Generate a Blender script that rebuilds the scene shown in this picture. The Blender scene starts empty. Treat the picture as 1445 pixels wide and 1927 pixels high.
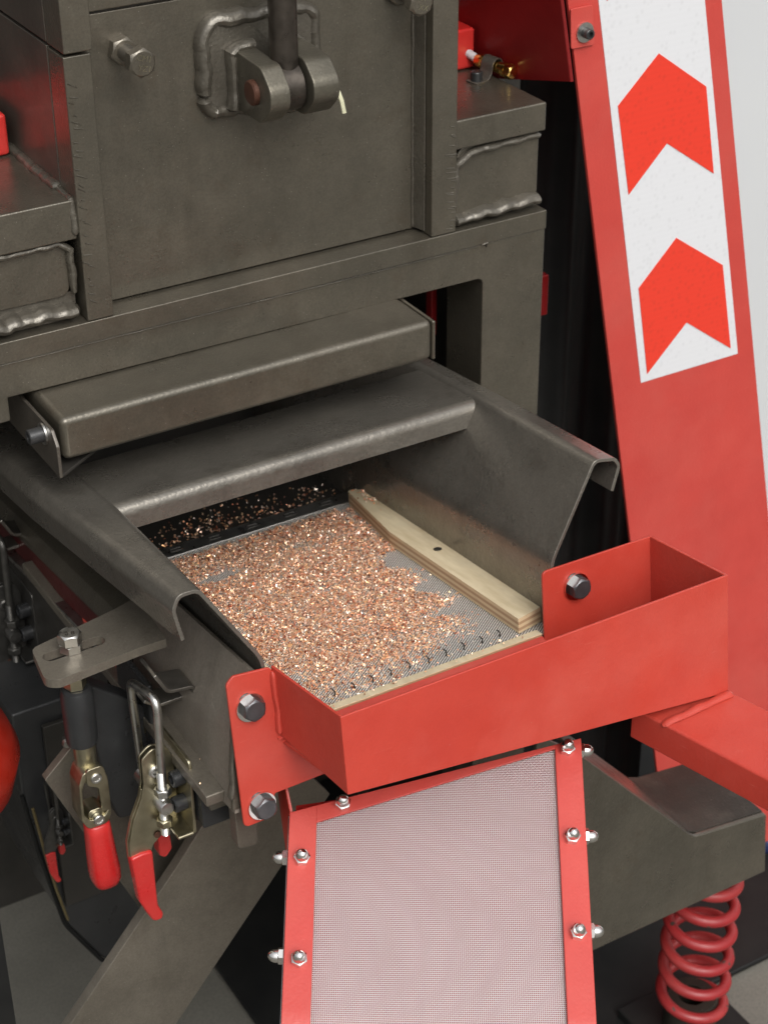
import bpy, bmesh, math, random
from mathutils import Vector, Matrix, noise
random.seed(11)
SC = bpy.context.scene
COL = SC.collection
R = math.radians
VV = Vector

# ------------------------------------------------------------------ camera, sky, sun, exposure
cd = bpy.data.cameras.new('camera')
cam = bpy.data.objects.new('camera', cd)
COL.objects.link(cam)
right = VV((0.8599, -0.5104, -0.0064)); down = VV((-0.2721, -0.4477, -0.8517)); fwd = VV((0.4319, 0.7342, -0.5239))
cam.matrix_world = Matrix((
    (right.x, -down.x, -fwd.x, -0.6249),
    (right.y, -down.y, -fwd.y, -1.2307),
    (right.z, -down.z, -fwd.z, 1.3234),
    (0, 0, 0, 1)))
cd.sensor_fit = 'VERTICAL'; cd.sensor_height = 36.0; cd.sensor_width = 36.0
cd.lens = 3500.0 / 1927.0 * 36.0
cd.clip_start = 0.02; cd.clip_end = 200
cd.dof.use_dof = True; cd.dof.focus_distance = 1.36; cd.dof.aperture_fstop = 13
SC.camera = cam

SUN_EL, SUN_AZ = R(46), R(186)          # azimuth clockwise from +Y
w = bpy.data.worlds.new('World'); SC.world = w; w.use_nodes = True
nt = w.node_tree; nt.nodes.clear()
out = nt.nodes.new('ShaderNodeOutputWorld'); bg = nt.nodes.new('ShaderNodeBackground')
sky = nt.nodes.new('ShaderNodeTexSky'); sky.sky_type = 'NISHITA'; sky.sun_disc = False
sky.sun_elevation = SUN_EL; sky.sun_rotation = SUN_AZ
sky.air_density = 1.0; sky.dust_density = 4.0; sky.ozone_density = 1.0
hs = nt.nodes.new('ShaderNodeHueSaturation'); hs.inputs['Saturation'].default_value = 0.12
nt.links.new(sky.outputs[0], hs.inputs['Color'])
wtc = nt.nodes.new('ShaderNodeTexCoord'); wsx = nt.nodes.new('ShaderNodeSeparateXYZ'); wmr = nt.nodes.new('ShaderNodeMapRange'); wmx = nt.nodes.new('ShaderNodeVectorMath')
nt.links.new(wtc.outputs['Generated'], wsx.inputs[0]); nt.links.new(wsx.outputs['Z'], wmr.inputs['Value'])
wmr.inputs['From Min'].default_value = 0.0; wmr.inputs['From Max'].default_value = 1.0; wmr.inputs['To Min'].default_value = .85; wmr.inputs['To Max'].default_value = 2.7
wmx.operation = 'MULTIPLY'; nt.links.new(hs.outputs[0], wmx.inputs[0]); nt.links.new(wmr.outputs[0], wmx.inputs[1])
nt.links.new(wmx.outputs[0], bg.inputs['Color'])
bg.inputs['Strength'].default_value = 0.12
nt.links.new(bg.outputs[0], out.inputs[0])
sl = bpy.data.lights.new('sun', 'SUN'); so = bpy.data.objects.new('sun', sl); COL.objects.link(so)
sl.energy = 1.35; sl.angle = R(40); sl.color = (1.0, 0.97, 0.92)
sd = VV((math.sin(SUN_AZ) * math.cos(SUN_EL), math.cos(SUN_AZ) * math.cos(SUN_EL), math.sin(SUN_EL)))
so.rotation_euler = sd.to_track_quat('Z', 'Y').to_euler()
SC.view_settings.view_transform = 'Standard'; SC.view_settings.look = 'None'
SC.view_settings.exposure = -0.2; SC.view_settings.gamma = 1.0; SC.view_settings.use_curve_mapping = False
SC.render.engine = 'CYCLES'

# ------------------------------------------------------------------ materials
def newmat(name):
    m = bpy.data.materials.new(name); m.use_nodes = True
    t = m.node_tree; b = t.nodes['Principled BSDF']
    return m, t, b
def tc(t, scale=None, rot=None):
    c = t.nodes.new('ShaderNodeTexCoord')
    if scale is None and rot is None: return c.outputs['Object']
    mp = t.nodes.new('ShaderNodeMapping'); t.links.new(c.outputs['Object'], mp.inputs['Vector'])
    if scale: mp.inputs['Scale'].default_value = scale
    if rot: mp.inputs['Rotation'].default_value = rot
    return mp.outputs['Vector']
def noi(t, vec, scale, detail=3, rough=.6):
    n = t.nodes.new('ShaderNodeTexNoise'); n.inputs['Scale'].default_value = scale
    n.inputs['Detail'].default_value = detail; n.inputs['Roughness'].default_value = rough
    t.links.new(vec, n.inputs['Vector']); return n.outputs['Fac']
def ramp(t, fac, stops):
    r = t.nodes.new('ShaderNodeValToRGB'); e = r.color_ramp.elements
    while len(e) < len(stops): e.new(.5)
    for i, (p, c) in enumerate(stops):
        e[i].position = p; e[i].color = (*c, 1) if len(c) == 3 else c
    t.links.new(fac, r.inputs['Fac']); return r.outputs['Color']
def g3(v): return (v, v, v)
def mapr(t, fac, a, b, lo, hi):
    n = t.nodes.new('ShaderNodeMapRange'); t.links.new(fac, n.inputs['Value'])
    for k, v in zip(('From Min', 'From Max', 'To Min', 'To Max'), (a, b, lo, hi)): n.inputs[k].default_value = v
    return n.outputs['Result']
def bump(t, b, hs_, dist=.0004, strength=.3):
    prev = None
    for h, d, s in hs_:
        bn = t.nodes.new('ShaderNodeBump'); bn.inputs['Distance'].default_value = d; bn.inputs['Strength'].default_value = s
        t.links.new(h, bn.inputs['Height'])
        if prev: t.links.new(prev, bn.inputs['Normal'])
        prev = bn.outputs['Normal']
    t.links.new(prev, b.inputs['Normal'])
def mixc(t, fac, a, b):
    n = t.nodes.new('ShaderNodeMix'); n.data_type = 'RGBA'
    if hasattr(fac, 'links') or hasattr(fac, 'is_linked'): t.links.new(fac, n.inputs[0])
    else: n.inputs[0].default_value = fac
    for i, c in ((6, a), (7, b)):
        if isinstance(c, tuple): n.inputs[i].default_value = (*c, 1)
        else: t.links.new(c, n.inputs[i])
    return n.outputs[2]

def paint_mat(name, c1, c2, metallic, rough, peel=.25, grime=None, speck=True, mot=1.0, coat=0, psc=420):
    if grime is None: mot *= .25
    m, t, b = newmat(name)
    v = tc(t)
    big = noi(t, v, 14, 4, .62)
    col = ramp(t, big, [(.34, c1), (.68, c2)])
    fine = noi(t, v, 520, 4, .75)
    col = mixc(t, mapr(t, fine, .38, .66, 0, .40 * mot), col, tuple(x * .52 for x in c1))
    mid = noi(t, v, 95, 5, .7)
    col = mixc(t, mapr(t, mid, .45, .75, 0, .22 * mot), col, tuple(x * 1.3 for x in c2))
    if grime:
        gr = noi(t, v, 33, 6, .7)
        col = mixc(t, mapr(t, gr, .56, .72, 0, .55), col, grime)
    if speck:
        vo = t.nodes.new('ShaderNodeTexVoronoi'); vo.inputs['Scale'].default_value = 190
        t.links.new(v, vo.inputs['Vector'])
        col = mixc(t, mapr(t, vo.outputs['Distance'], .045, .07, .5, 0), col, (.45, .42, .36))
    if grime:
        st = noi(t, tc(t, scale=(1, 1, .12)), 26, 5, .65)          # faint runs and oily stains
        col = mixc(t, mapr(t, st, .52, .78, 0, .32 * mot), col, tuple(x * .55 for x in grime))
        du = noi(t, v, 7, 5, .6)
        col = mixc(t, mapr(t, du, .5, .8, 0, .22 * mot), col, (.19, .155, .115))
    elif c1[0] > .2:
        du = noi(t, v, 9, 6, .65)                                  # dust film, scuffs and small chips on red paint
        col = mixc(t, mapr(t, du, .45, .8, 0, .30), col, (.50, .13, .10))
        sc_ = noi(t, tc(t, scale=(1, 1, 9), rot=(0, .5, .3)), 60, 4, .6)
        col = mixc(t, mapr(t, sc_, .66, .76, 0, .22), col, (.55, .20, .16))
        vc = t.nodes.new('ShaderNodeTexVoronoi'); vc.inputs['Scale'].default_value = 62; t.links.new(v, vc.inputs['Vector'])
        col = mixc(t, mapr(t, vc.outputs['Distance'], .012, .022, .6, 0), col, (.30, .24, .21))
    t.links.new(col, b.inputs['Base Color'])
    b.inputs['Metallic'].default_value = metallic
    t.links.new(mapr(t, noi(t, v, 22, 5, .7), .3, .7, rough - .11, rough + .10), b.inputs['Roughness'])
    b.inputs['Coat Weight'].default_value = coat; b.inputs['Coat Roughness'].default_value = .24
    bump(t, b, [(noi(t, v, psc, 2, .5), .0006, peel), (noi(t, v, 45, 4, .6), .0012, .12)])
    return m
M = {}
M['steel'] = paint_mat('bronze_grey_enamel', (.098, .087, .066), (.132, .116, .088), .55, .34, .45, (.085, .066, .045), coat=.45)
M['steel_gloss'] = paint_mat('glossy_bronze_enamel', (.085, .074, .06), (.11, .096, .078), .5, .42, .12, (.06, .047, .04), coat=.3)
M['steel_rough'] = paint_mat('hammered_bronze_enamel', (.165, .150, .126), (.21, .192, .162), .6, .31, .6, (.09, .078, .062), coat=.45, psc=260)
M['weld'] = paint_mat('painted_weld', (.098, .087, .069), (.140, .126, .10), .5, .34, .9, (.07, .058, .045), coat=.4, psc=300)
M['millplate'] = paint_mat('bare_mill_plate', (.098, .087, .071), (.135, .12, .098), .5, .42, .25, (.17, .15, .125))
M['legplate'] = paint_mat('worn_flat_steel', (.150, .132, .105), (.200, .177, .142), .5, .42, .3, (.10, .085, .065))
M['dustylitplate'] = paint_mat('dusty_lit_casing_plate', (.22, .192, .158), (.29, .255, .212), .4, .42, .4, (.12, .10, .08))  # dust, plus a base lightened to carry light on the casing side
M['column'] = paint_mat('dark_mottled_steel', (.030, .027, .021), (.048, .043, .034), .4, .48, .6, (.09, .08, .065))  # dark mottled steel for the bracket top flange and spring seat
M['dark'] = paint_mat('near_black_steel', (.028, .026, .022), (.045, .04, .034), .3, .5, .25, None, False)  # near-black steel for inner walls, recesses and small parts
M['black'] = paint_mat('black_oxide', (.030, .031, .032), (.050, .050, .050), .4, .34, .2, None, False)
M['lugface'] = paint_mat('worn_lug_steel', (.115, .104, .08), (.16, .145, .112), .6, .36, .3, (.10, .09, .07))
M['red'] = paint_mat('red_powder_coat', (.41, .036, .022), (.455, .045, .027), 0, .44, .35, None, False)
M['reddeep'] = paint_mat('deep_red_enamel', (.50, .016, .014), (.55, .022, .018), 0, .34, .25, None, False)
M['redpanel'] = paint_mat('red_panel_coat', (.45, .046, .036), (.50, .056, .043), 0, .44, .3, None, False)
M['redshade'] = paint_mat('shaded_red_enamel', (.16, .006, .007), (.19, .008, .008), 0, .36, .25, None, False)  # red coat darkened to carry the shade on guard and bars
M['redreflect'] = paint_mat('red_reflection_tint', (.055, .008, .008), (.075, .010, .010), 0, .35, .25, None, False)  # dark red reflection painted in as base colour
M['domered'] = paint_mat('orange_red_plastic', (.27, .012, .005), (.31, .017, .007), 0, .32, .08, None, False)
M['vinyl'] = paint_mat('red_dipped_vinyl', (.44, .009, .010), (.48, .012, .013), 0, .3, .08, None, False)
M['springred'] = paint_mat('chipped_red_spring', (.25, .013, .015), (.30, .019, .020), 0, .44, .2, None, False)
def chip(m, col):
    t = m.node_tree; b = t.nodes['Principled BSDF']; src = b.inputs['Base Color'].links[0].from_socket
    n = noi(t, tc(t), 60, 3, .5)
    t.links.new(mixc(t, mapr(t, n, .67, .69, 0, 1), src, col), b.inputs['Base Color'])
chip(M['springred'], (.05, .04, .032))

def metal(name, col, rough, var=.15, bmp=.15, metallic=1.0, sc=60):
    m, t, b = newmat(name); v = tc(t)
    n = noi(t, v, sc, 4, .6)
    t.links.new(ramp(t, n, [(.3, tuple(c * (1 - var) for c in col)), (.7, tuple(min(1, c * (1 + var)) for c in col))]), b.inputs['Base Color'])
    b.inputs['Metallic'].default_value = metallic
    t.links.new(mapr(t, noi(t, v, sc * 2, 3), .3, .7, rough - .05, rough + .08), b.inputs['Roughness'])
    bump(t, b, [(noi(t, v, 300, 3), .0004, bmp)])
    return m
M['stainless'] = metal('polished_stainless', (.74, .72, .69), .13, .05, .02)
M['zinc'] = metal('zinc_plate', (.56, .55, .52), .3, .12, .1)
M['yellowzinc'] = metal('yellow_zinc', (.39, .355, .25), .36, .2, .12, sc=45)
M['brass'] = metal('brass', (.78, .52, .16), .22, .1, .05)
M['coppin'] = metal('rusty_pin', (.085, .036, .022), .5, .25, .2, .4)
M['rod'] = metal('oiled_rod', (.085, .072, .06), .3, .3, .1, .8)
m, t, b = newmat('mesh_wire'); b.inputs['Base Color'].default_value = (.84, .79, .785, 1); b.inputs['Metallic'].default_value = 1; b.inputs['Roughness'].default_value = .36; M['wire'] = m
M['bolthead'] = metal('grey_bolt_head', (.115, .115, .12), .34, .2, .2, .8)
M['shadesteel'] = metal('shaded_clamp_steel', (.10, .096, .088), .42, .25, .2, .85)  # clamp steel darkened to carry shade
M['rodend'] = metal('grey_steel', (.24, .225, .2), .33, .2, .15, .9)

m, t, b = newmat('copper_granules')
at = t.nodes.new('ShaderNodeAttribute'); at.attribute_name = 'Col'
t.links.new(at.outputs['Color'], b.inputs['Base Color'])
b.inputs['Metallic'].default_value = .64; b.inputs['Roughness'].default_value = .33
M['copper'] = m

m, t, b = newmat('pink_mesh_backing'); v = tc(t)
t.links.new(ramp(t, noi(t, v, 12, 5, .6), [(.3, (.42, .085, .085)), (.7, (.44, .14, .135))]), b.inputs['Base Color'])
b.inputs['Roughness'].default_value = .6; M['backing'] = m

# woven separating screen: diagonal twill
m, t, b = newmat('twill_screen')
v = tc(t, rot=(0, 0, R(52)))
wv = t.nodes.new('ShaderNodeTexWave'); wv.bands_direction = 'X'; wv.inputs['Scale'].default_value = 158
wv.inputs['Distortion'].default_value = 0.25; wv.inputs['Detail'].default_value = 1
t.links.new(v, wv.inputs['Vector'])
wv2 = t.nodes.new('ShaderNodeTexWave'); wv2.bands_direction = 'Y'; wv2.inputs['Scale'].default_value = 70
t.links.new(v, wv2.inputs['Vector'])
col = ramp(t, wv.outputs['Fac'], [(.18, (.07, .065, .058)), (.42, (.55, .53, .49)), (.75, (.78, .75, .70))])
col = mixc(t, mapr(t, wv2.outputs['Fac'], .0, .2, .2, 0), col, (.06, .055, .05))
t.links.new(col, b.inputs['Base Color']); b.inputs['Metallic'].default_value = .35; b.inputs['Roughness'].default_value = .42
bump(t, b, [(wv.outputs['Fac'], .0008, .7)])
M['screen'] = m

# plywood face and plywood edge
def wood(name, edge):
    m, t, b = newmat(name)
    if not edge:
        v = tc(t, scale=(1, .12, 1)); n = noi(t, v, 120, 5, .6)
        n2 = noi(t, tc(t), 22, 3)
        c = ramp(t, n, [(.3, (.50, .40, .25)), (.7, (.66, .56, .38))])
        c = mixc(t, mapr(t, n2, .5, .75, 0, .5), c, (.42, .36, .25))
    else:
        cc = t.nodes.new('ShaderNodeTexCoord'); dp = t.nodes.new('ShaderNodeVectorMath'); dp.operation = 'DOT_PRODUCT'
        t.links.new(cc.outputs['Object'], dp.inputs[0]); dp.inputs[1].default_value = (0, .127, .9919)
        mm = t.nodes.new('ShaderNodeMath'); mm.operation = 'MULTIPLY'; mm.inputs[1].default_value = 2 * math.pi / .0052
        sn = t.nodes.new('ShaderNodeMath'); sn.operation = 'SINE'
        t.links.new(dp.outputs['Value'], mm.inputs[0]); t.links.new(mm.outputs[0], sn.inputs[0])
        c = ramp(t, mapr(t, sn.outputs[0], -1, 1, 0, 1), [(.35, (.40, .25, .14)), (.55, (.62, .47, .29))])
        n = noi(t, tc(t, scale=(1, .3, 3)), 160, 4)
        c = mixc(t, mapr(t, n, .55, .8, 0, .5), c, (.30, .19, .11))
    t.links.new(c, b.inputs['Base Color']); b.inputs['Roughness'].default_value = .62
    bump(t, b, [(n, .0005, .25)])
    return m
M['ply'] = wood('plywood_face', False); M['plyedge'] = wood('plywood_edge', True)

# sticker sheeting
def sheeting(name, col, dots):
    m, t, b = newmat(name); v = tc(t)
    vo = t.nodes.new('ShaderNodeTexVoronoi'); vo.inputs['Scale'].default_value = 150; t.links.new(v, vo.inputs['Vector'])
    wv = t.nodes.new('ShaderNodeTexWave'); wv.bands_direction = 'Z'; wv.inputs['Scale'].default_value = 60; t.links.new(v, wv.inputs['Vector'])
    c = mixc(t, mapr(t, vo.outputs['Distance'], .12, .4, dots, 0), col, tuple(x * .78 for x in col))
    c = mixc(t, mapr(t, wv.outputs['Fac'], 0, 1, 0, dots * .35), c, tuple(x * .86 for x in col))
    t.links.new(c, b.inputs['Base Color']); b.inputs['Roughness'].default_value = .3
    b.inputs['Coat Weight'].default_value = .2
    bump(t, b, [(vo.outputs['Distance'], .0002, .15)])
    return m
M['white'] = sheeting('white_reflective_sheet', (.62, .625, .64), .3)
M['chevron'] = sheeting('red_reflective_sheet', (.68, .040, .020), .5)

m, t, b = newmat('floor_slab'); v = tc(t)
c = ramp(t, noi(t, v, 5, 6, .65), [(.3, (.10, .095, .078)), (.7, (.165, .155, .13))])
c = mixc(t, mapr(t, noi(t, v, 300, 2), .4, .7, 0, .4), c, (.055, .053, .047))
t.links.new(c, b.inputs['Base Color']); b.inputs['Roughness'].default_value = .7
bump(t, b, [(noi(t, v, 200, 4), .001, .4)]); M['floor'] = m
m, t, b = newmat('white_wall_paint'); v = tc(t)
t.links.new(ramp(t, noi(t, v, 1.5, 3), [(.3, (.50, .51, .515)), (.7, (.54, .55, .555))]), b.inputs['Base Color'])
b.inputs['Roughness'].default_value = .6; M['wall'] = m
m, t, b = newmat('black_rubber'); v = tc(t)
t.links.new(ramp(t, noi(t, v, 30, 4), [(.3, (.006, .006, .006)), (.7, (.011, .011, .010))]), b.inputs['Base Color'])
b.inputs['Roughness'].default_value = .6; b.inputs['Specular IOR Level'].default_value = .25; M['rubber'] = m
m, t, b = newmat('clear_grey_hose'); b.inputs['Base Color'].default_value = (.55, .53, .54, 1); b.inputs['Roughness'].default_value = .35; M['hose'] = m
m, t, b = newmat('yellow_leaf'); v = tc(t)
t.links.new(ramp(t, noi(t, v, 90, 3), [(.3, (.30, .24, .03)), (.7, (.42, .33, .05))]), b.inputs['Base Color']); M['leaf'] = m
m, t, b = newmat('blue_plastic'); v = tc(t)
t.links.new(ramp(t, noi(t, v, 20, 3), [(.3, (.010, .016, .06)), (.7, (.014, .022, .08))]), b.inputs['Base Color']); M['blue'] = m
m, t, b = newmat('bright_cotter'); b.inputs['Base Color'].default_value = (.8, .78, .55, 1); b.inputs['Metallic'].default_value = .6; b.inputs['Roughness'].default_value = .3; M['cotter'] = m
m, t, b = newmat('yellow_braid'); b.inputs['Base Color'].default_value = (.10, .075, .03, 1); b.inputs['Roughness'].default_value = .6; M['braid'] = m

# ------------------------------------------------------------------ mesh tools
LOC = {}
def basis(axis):
    a = VV(axis).normalized()
    h = VV((0, 0, 1)) if abs(a.z) < .9 else VV((1, 0, 0))
    x = h.cross(a).normalized(); return x, a.cross(x), a
class MB:
    def __init__(s): s.bm = bmesh.new()
    def prism(s, pts, vec):
        vec = VV(vec); a = [s.bm.verts.new(VV(p)) for p in pts]; c = [s.bm.verts.new(VV(p) + vec) for p in pts]
        s.bm.faces.new(a[::-1]); s.bm.faces.new(c); n = len(a)
        for i in range(n): s.bm.faces.new((a[i], a[(i + 1) % n], c[(i + 1) % n], c[i]))
        return s
    def loft(s, A, B):
        a = [s.bm.verts.new(VV(p)) for p in A]; c = [s.bm.verts.new(VV(p)) for p in B]
        s.bm.faces.new(a[::-1]); s.bm.faces.new(c); n = len(a)
        for i in range(n): s.bm.faces.new((a[i], a[(i + 1) % n], c[(i + 1) % n], c[i]))
        return s
    def box(s, x0, x1, y0, y1, z0, z1):
        return s.prism([(x0, y0, z0), (x1, y0, z0), (x1, y1, z0), (x0, y1, z0)], (0, 0, z1 - z0))
    def tube(s, path, r, n=12, closed=False, caps=True, flat=1.0):
        path = [VV(p) for p in path]; L = len(path); rings = []
        up = None
        for i, p in enumerate(path):
            if closed: d = path[(i + 1) % L] - path[i - 1]
            else: d = path[min(i + 1, L - 1)] - path[max(i - 1, 0)]
            d.normalize()
            if up is None: x, y, _ = basis(d)
            else:
                x = (up - d * up.dot(d)).normalized(); y = d.cross(x)
            up = x; rr = r[i] if isinstance(r, (list, tuple)) else r
            rings.append([s.bm.verts.new(p + (x * math.cos(2 * math.pi * k / n) + y * math.sin(2 * math.pi * k / n) * flat) * rr) for k in range(n)])
        m = L if closed else L - 1
        for i in range(m):
            a, c = rings[i], rings[(i + 1) % L]
            for k in range(n): s.bm.faces.new((a[k], a[(k + 1) % n], c[(k + 1) % n], c[k]))
        if caps and not closed:
            s.bm.faces.new(rings[0][::-1]); s.bm.faces.new(rings[-1])
        return s
    def lathe(s, o, axis, prof, n=20, ph=0, close=False):
        x, y, a = basis(axis); o = VV(o); rings = []
        for tt, rr in prof:
            rr = max(rr, 1e-6)
            rings.append([s.bm.verts.new(o + a * tt + (x * math.cos(ph + 2 * math.pi * k / n) + y * math.sin(ph + 2 * math.pi * k / n)) * rr) for k in range(n)])
        for i in range(len(rings) - 1):
            p, q = rings[i], rings[i + 1]
            for k in range(n): s.bm.faces.new((p[k], p[(k + 1) % n], q[(k + 1) % n], q[k]))
        s.bm.faces.new(rings[0][::-1]); s.bm.faces.new(rings[-1]); return s
    def hexa(s, o, axis, h, af, ph=0, cham=.12):
        """hexagon with a rounded-off top: hex prism + chamfered cap"""
        rc = af / math.sqrt(3)
        x, y, a = basis(axis); o = VV(o)
        def ring(n, r, tt): return [s.bm.verts.new(o + a * tt + (x * math.cos(ph + 2 * math.pi * k / n) + y * math.sin(ph + 2 * math.pi * k / n)) * r) for k in range(n)]
        # corners drop at the chamfer, flats stay high (12 sided)
        def ring12(tc_, tf):
            out = []
            for k in range(12):
                an = ph + 2 * math.pi * k / 12; corner = k % 2 == 0
                r = rc if corner else af / 2
                out.append(s.bm.verts.new(o + a * (tc_ if corner else tf) + (x * math.cos(an) + y * math.sin(an)) * r))
            return out
        r0 = ring12(0, 0); r1 = ring12(h * (1 - cham * 1.6), h * (1 - cham * .35)); r2 = ring(12, af * .46, h)
        for p, q in ((r0, r1), (r1, r2)):
            for k in range(12): s.bm.faces.new((p[k], p[(k + 1) % 12], q[(k + 1) % 12], q[k]))
        s.bm.faces.new(r0[::-1]); s.bm.faces.new(r2); return s
    def bead(s, path, r, n=12, wob=.35, step=.0022, flat=.7, jit=.35):
        pts = []; path = [VV(p) for p in path]
        for i in range(len(path) - 1):
            k = max(1, int((path[i + 1] - path[i]).length / step))
            for j in range(k): pts.append(path[i].lerp(path[i + 1], j / k))
        pts.append(path[-1])
        rs = []; q = []
        for i, p in enumerate(pts):
            rr = r * (1 + wob * .8 * (noise.noise(p * 70) + .35 * noise.noise(p * 300))) * (1 + .16 * noise.noise(p * 22 + VV((3, 1, 7))))
            if i in (0, len(pts) - 1): rr *= .45
            rs.append(rr); q.append(p + VV((noise.noise(p * 90 + VV((5, 0, 0))), 0, noise.noise(p * 90 + VV((0, 9, 0))))) * r * jit)
        return s.tube(q, rs, n, flat=flat)
    def build(s, name, mat, parent=None, bevel=0, seg=2, ang=32, loc=(0, 0, 0), mats=None, matfn=None, solid=None):
        bm = s.bm
        L = LOC[parent.name] if parent else VV(loc)
        bmesh.ops.recalc_face_normals(bm, faces=bm.faces)
        for f in bm.faces:
            f.smooth = True
            if matfn: f.material_index = matfn(f)
        lim = R(ang)
        for e in bm.edges:
            if len(e.link_faces) != 2 or e.calc_face_angle(0) > lim: e.smooth = False
        for v_ in bm.verts: v_.co -= L
        me = bpy.data.meshes.new(name); bm.to_mesh(me); bm.free()
        for mm in (mats or [mat]): me.materials.append(M[mm])
        o = bpy.data.objects.new(name, me); COL.objects.link(o)
        if parent: o.parent = parent; LOC[o.name] = L
        else: o.location = L; LOC[o.name] = L
        if bevel:
            b_ = o.modifiers.new('bevel', 'BEVEL'); b_.width = bevel; b_.segments = seg; b_.limit_method = 'ANGLE'; b_.angle_limit = R(35)
            b_.harden_normals = False
            for e in me.edges: e.use_edge_sharp = False
            wn = o.modifiers.new('normals', 'WEIGHTED_NORMAL'); wn.keep_sharp = False; wn.weight = 60
        return o
def tag(o, label=None, cat=None, group=None, kind=None):
    for k, v_ in (('label', label), ('category', cat), ('group', group), ('kind', kind)):
        if v_: o[k] = v_
    return o
def thing(name, loc, label, cat, group=None):
    e = bpy.data.objects.new(name, None); e.empty_display_size = .02; COL.objects.link(e); e.location = loc
    LOC[e.name] = VV(loc); return tag(e, label, cat, group)
def fillet(pts, rad, n=5, closed=False):
    """round the corners of a polyline (2D or 3D); rad number or list"""
    P = [VV(p) for p in pts]; L = len(P); res = []
    for i in range(L):
        r = rad[i] if isinstance(rad, (list, tuple)) else rad
        if (not closed and i in (0, L - 1)) or r <= 0: res.append(P[i]); continue
        a, p, c = P[i - 1], P[i], P[(i + 1) % L]
        u, v_ = (a - p), (c - p); lu, lv = u.length, v_.length; u.normalize(); v_.normalize()
        an = math.acos(max(-1, min(1, u.dot(v_)))); d = min(r / math.tan(an / 2), lu * .49, lv * .49)
        A, B = p + u * d, p + v_ * d
        for k in range(n + 1):
            q = k / n; res.append(A * (1 - q) ** 2 + p * 2 * q * (1 - q) + B * q * q)
    return res
def offs2(pts, th):
    """closed outline of a 2D polyline given thickness on its left"""
    P = [VV(p) for p in pts]; L = len(P); o = []
    for i in range(L):
        d0 = (P[i] - P[i - 1]).normalized() if i else None; d1 = (P[i + 1] - P[i]).normalized() if i < L - 1 else None
        n0 = VV((-d0.y, d0.x)) if d0 else None; n1 = VV((-d1.y, d1.x)) if d1 else None
        if n0 is None: n = n1; k = 1
        elif n1 is None: n = n0; k = 1
        else: n = (n0 + n1).normalized(); k = 1 / max(.3, n.dot(n0))
        o.append(P[i] + n * th * k)
    return P + o[::-1]
def text_mesh(mb, txt, o, xdir, ydir, size, depth):
    cu = bpy.data.curves.new('t', 'FONT'); cu.body = txt; cu.size = 1; cu.align_x = 'CENTER'; cu.align_y = 'CENTER'; cu.resolution_u = 2
    ob = bpy.data.objects.new('t', cu); COL.objects.link(ob)
    dg = bpy.context.evaluated_depsgraph_get(); dg.update()
    me = bpy.data.meshes.new_from_object(ob.evaluated_get(dg))
    x = VV(xdir).normalized(); y = VV(ydir).normalized(); z = x.cross(y); o = VV(o)
    vs = [mb.bm.verts.new(o + x * v_.co.x * size + y * v_.co.y * size + z * depth) for v_ in me.vertices]
    for p in me.polygons:
        try: mb.bm.faces.new([vs[i] for i in p.vertices])
        except ValueError: pass
    bpy.data.objects.remove(ob); bpy.data.curves.remove(cu); bpy.data.meshes.remove(me)

# deck frame: u along X, v along the deck towards the machine, w normal to the deck
DT = R(7.3); DO = VV((0, -.2576, .5294)); DV = VV((0, math.cos(DT), -math.sin(DT))); DW = VV((0, math.sin(DT), math.cos(DT))); DX = VV((1, 0, 0))
def D(u, v, w_): return DO + DX * u + DV * v + DW * w_
GZ = -.22

# ------------------------------------------------------------------ setting
def plane(name, pts, mat, kind, loc):
    mb = MB(); mb.bm.faces.new([mb.bm.verts.new(VV(p)) for p in pts]); o = mb.build(name, mat, loc=loc)
    o['kind'] = kind; return o
plane('ground', [(-40, -40, GZ), (40, -40, GZ), (40, 40, GZ), (-40, 40, GZ)], 'floor', 'structure', (0, 0, GZ))
o = MB().box(-.02, .80, -.13, .40, GZ + .001, GZ + .009).build('shade_mat', 'rubber', bevel=.002, loc=(.4, .1, GZ))  # added mat, its black stands for shade on the ground
tag(o, 'thin black mat added to stand for ground shade behind the coil spring', 'mat')
wl = MB().box(.66, 4, .42, .50, GZ + .002, 2.6).build('white_wall', 'wall', loc=(2, .42, GZ))
tag(wl, 'plain white wall standing behind the red chevron panel', 'wall')

# ------------------------------------------------------------------ machine housing
H = thing('machine_housing', (0, .1, GZ), 'bronze grey welded steel machine housing with bolted front panel, beam and thick side ledges', 'machine housing')
XL, XR = -.1630, .1474
MB().box(-.1395, .1425, .0235, .0305, .7015, .9275).build('front_panel', 'steel', H, .0008)
MB().box(-.1395, .1425, .0215, .0305, .9295, 1.15).build('upper_panel', 'steel', H, .0012)
MB().prism([(XL, 0, .7005), (-.1412, 0, .7005), (-.1408, 0, .9075), (-.1625, 0, .9075)], (0, .030, 0)).build('upright_bar', 'steel', H, .0012)
MB().box(-.1625, -.1400, -.0025, .030, .9100, 1.15).build('upright_bar', 'steel', H, .0012)
MB().box(XR, .1716, .0, .0315, .7005, 1.15).build('upright_bar', 'steel', H, .0012)
MB().prism([(.1426, .0232, .703), (.1472, .0232, .703), (.1472, .0100, .703), (.1462, .0100, .703)], (0, 0, .45)).build('corner_fillet', 'weld', H, .0006)
# left and right side walls of the housing, glossy
MB().box(-.163, -.155, .0302, .30, .7005, .9085).build('side_wall', 'steel_gloss', H, .0006)
MB().box(-.1628, -.155, .0302, .30, .9110, 1.15).build('side_wall', 'steel_gloss', H, .0006)
MB().box(.1635, .1715, .0318, .30, .7005, 1.15).build('side_wall', 'steel_gloss', H, .0006)
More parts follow.
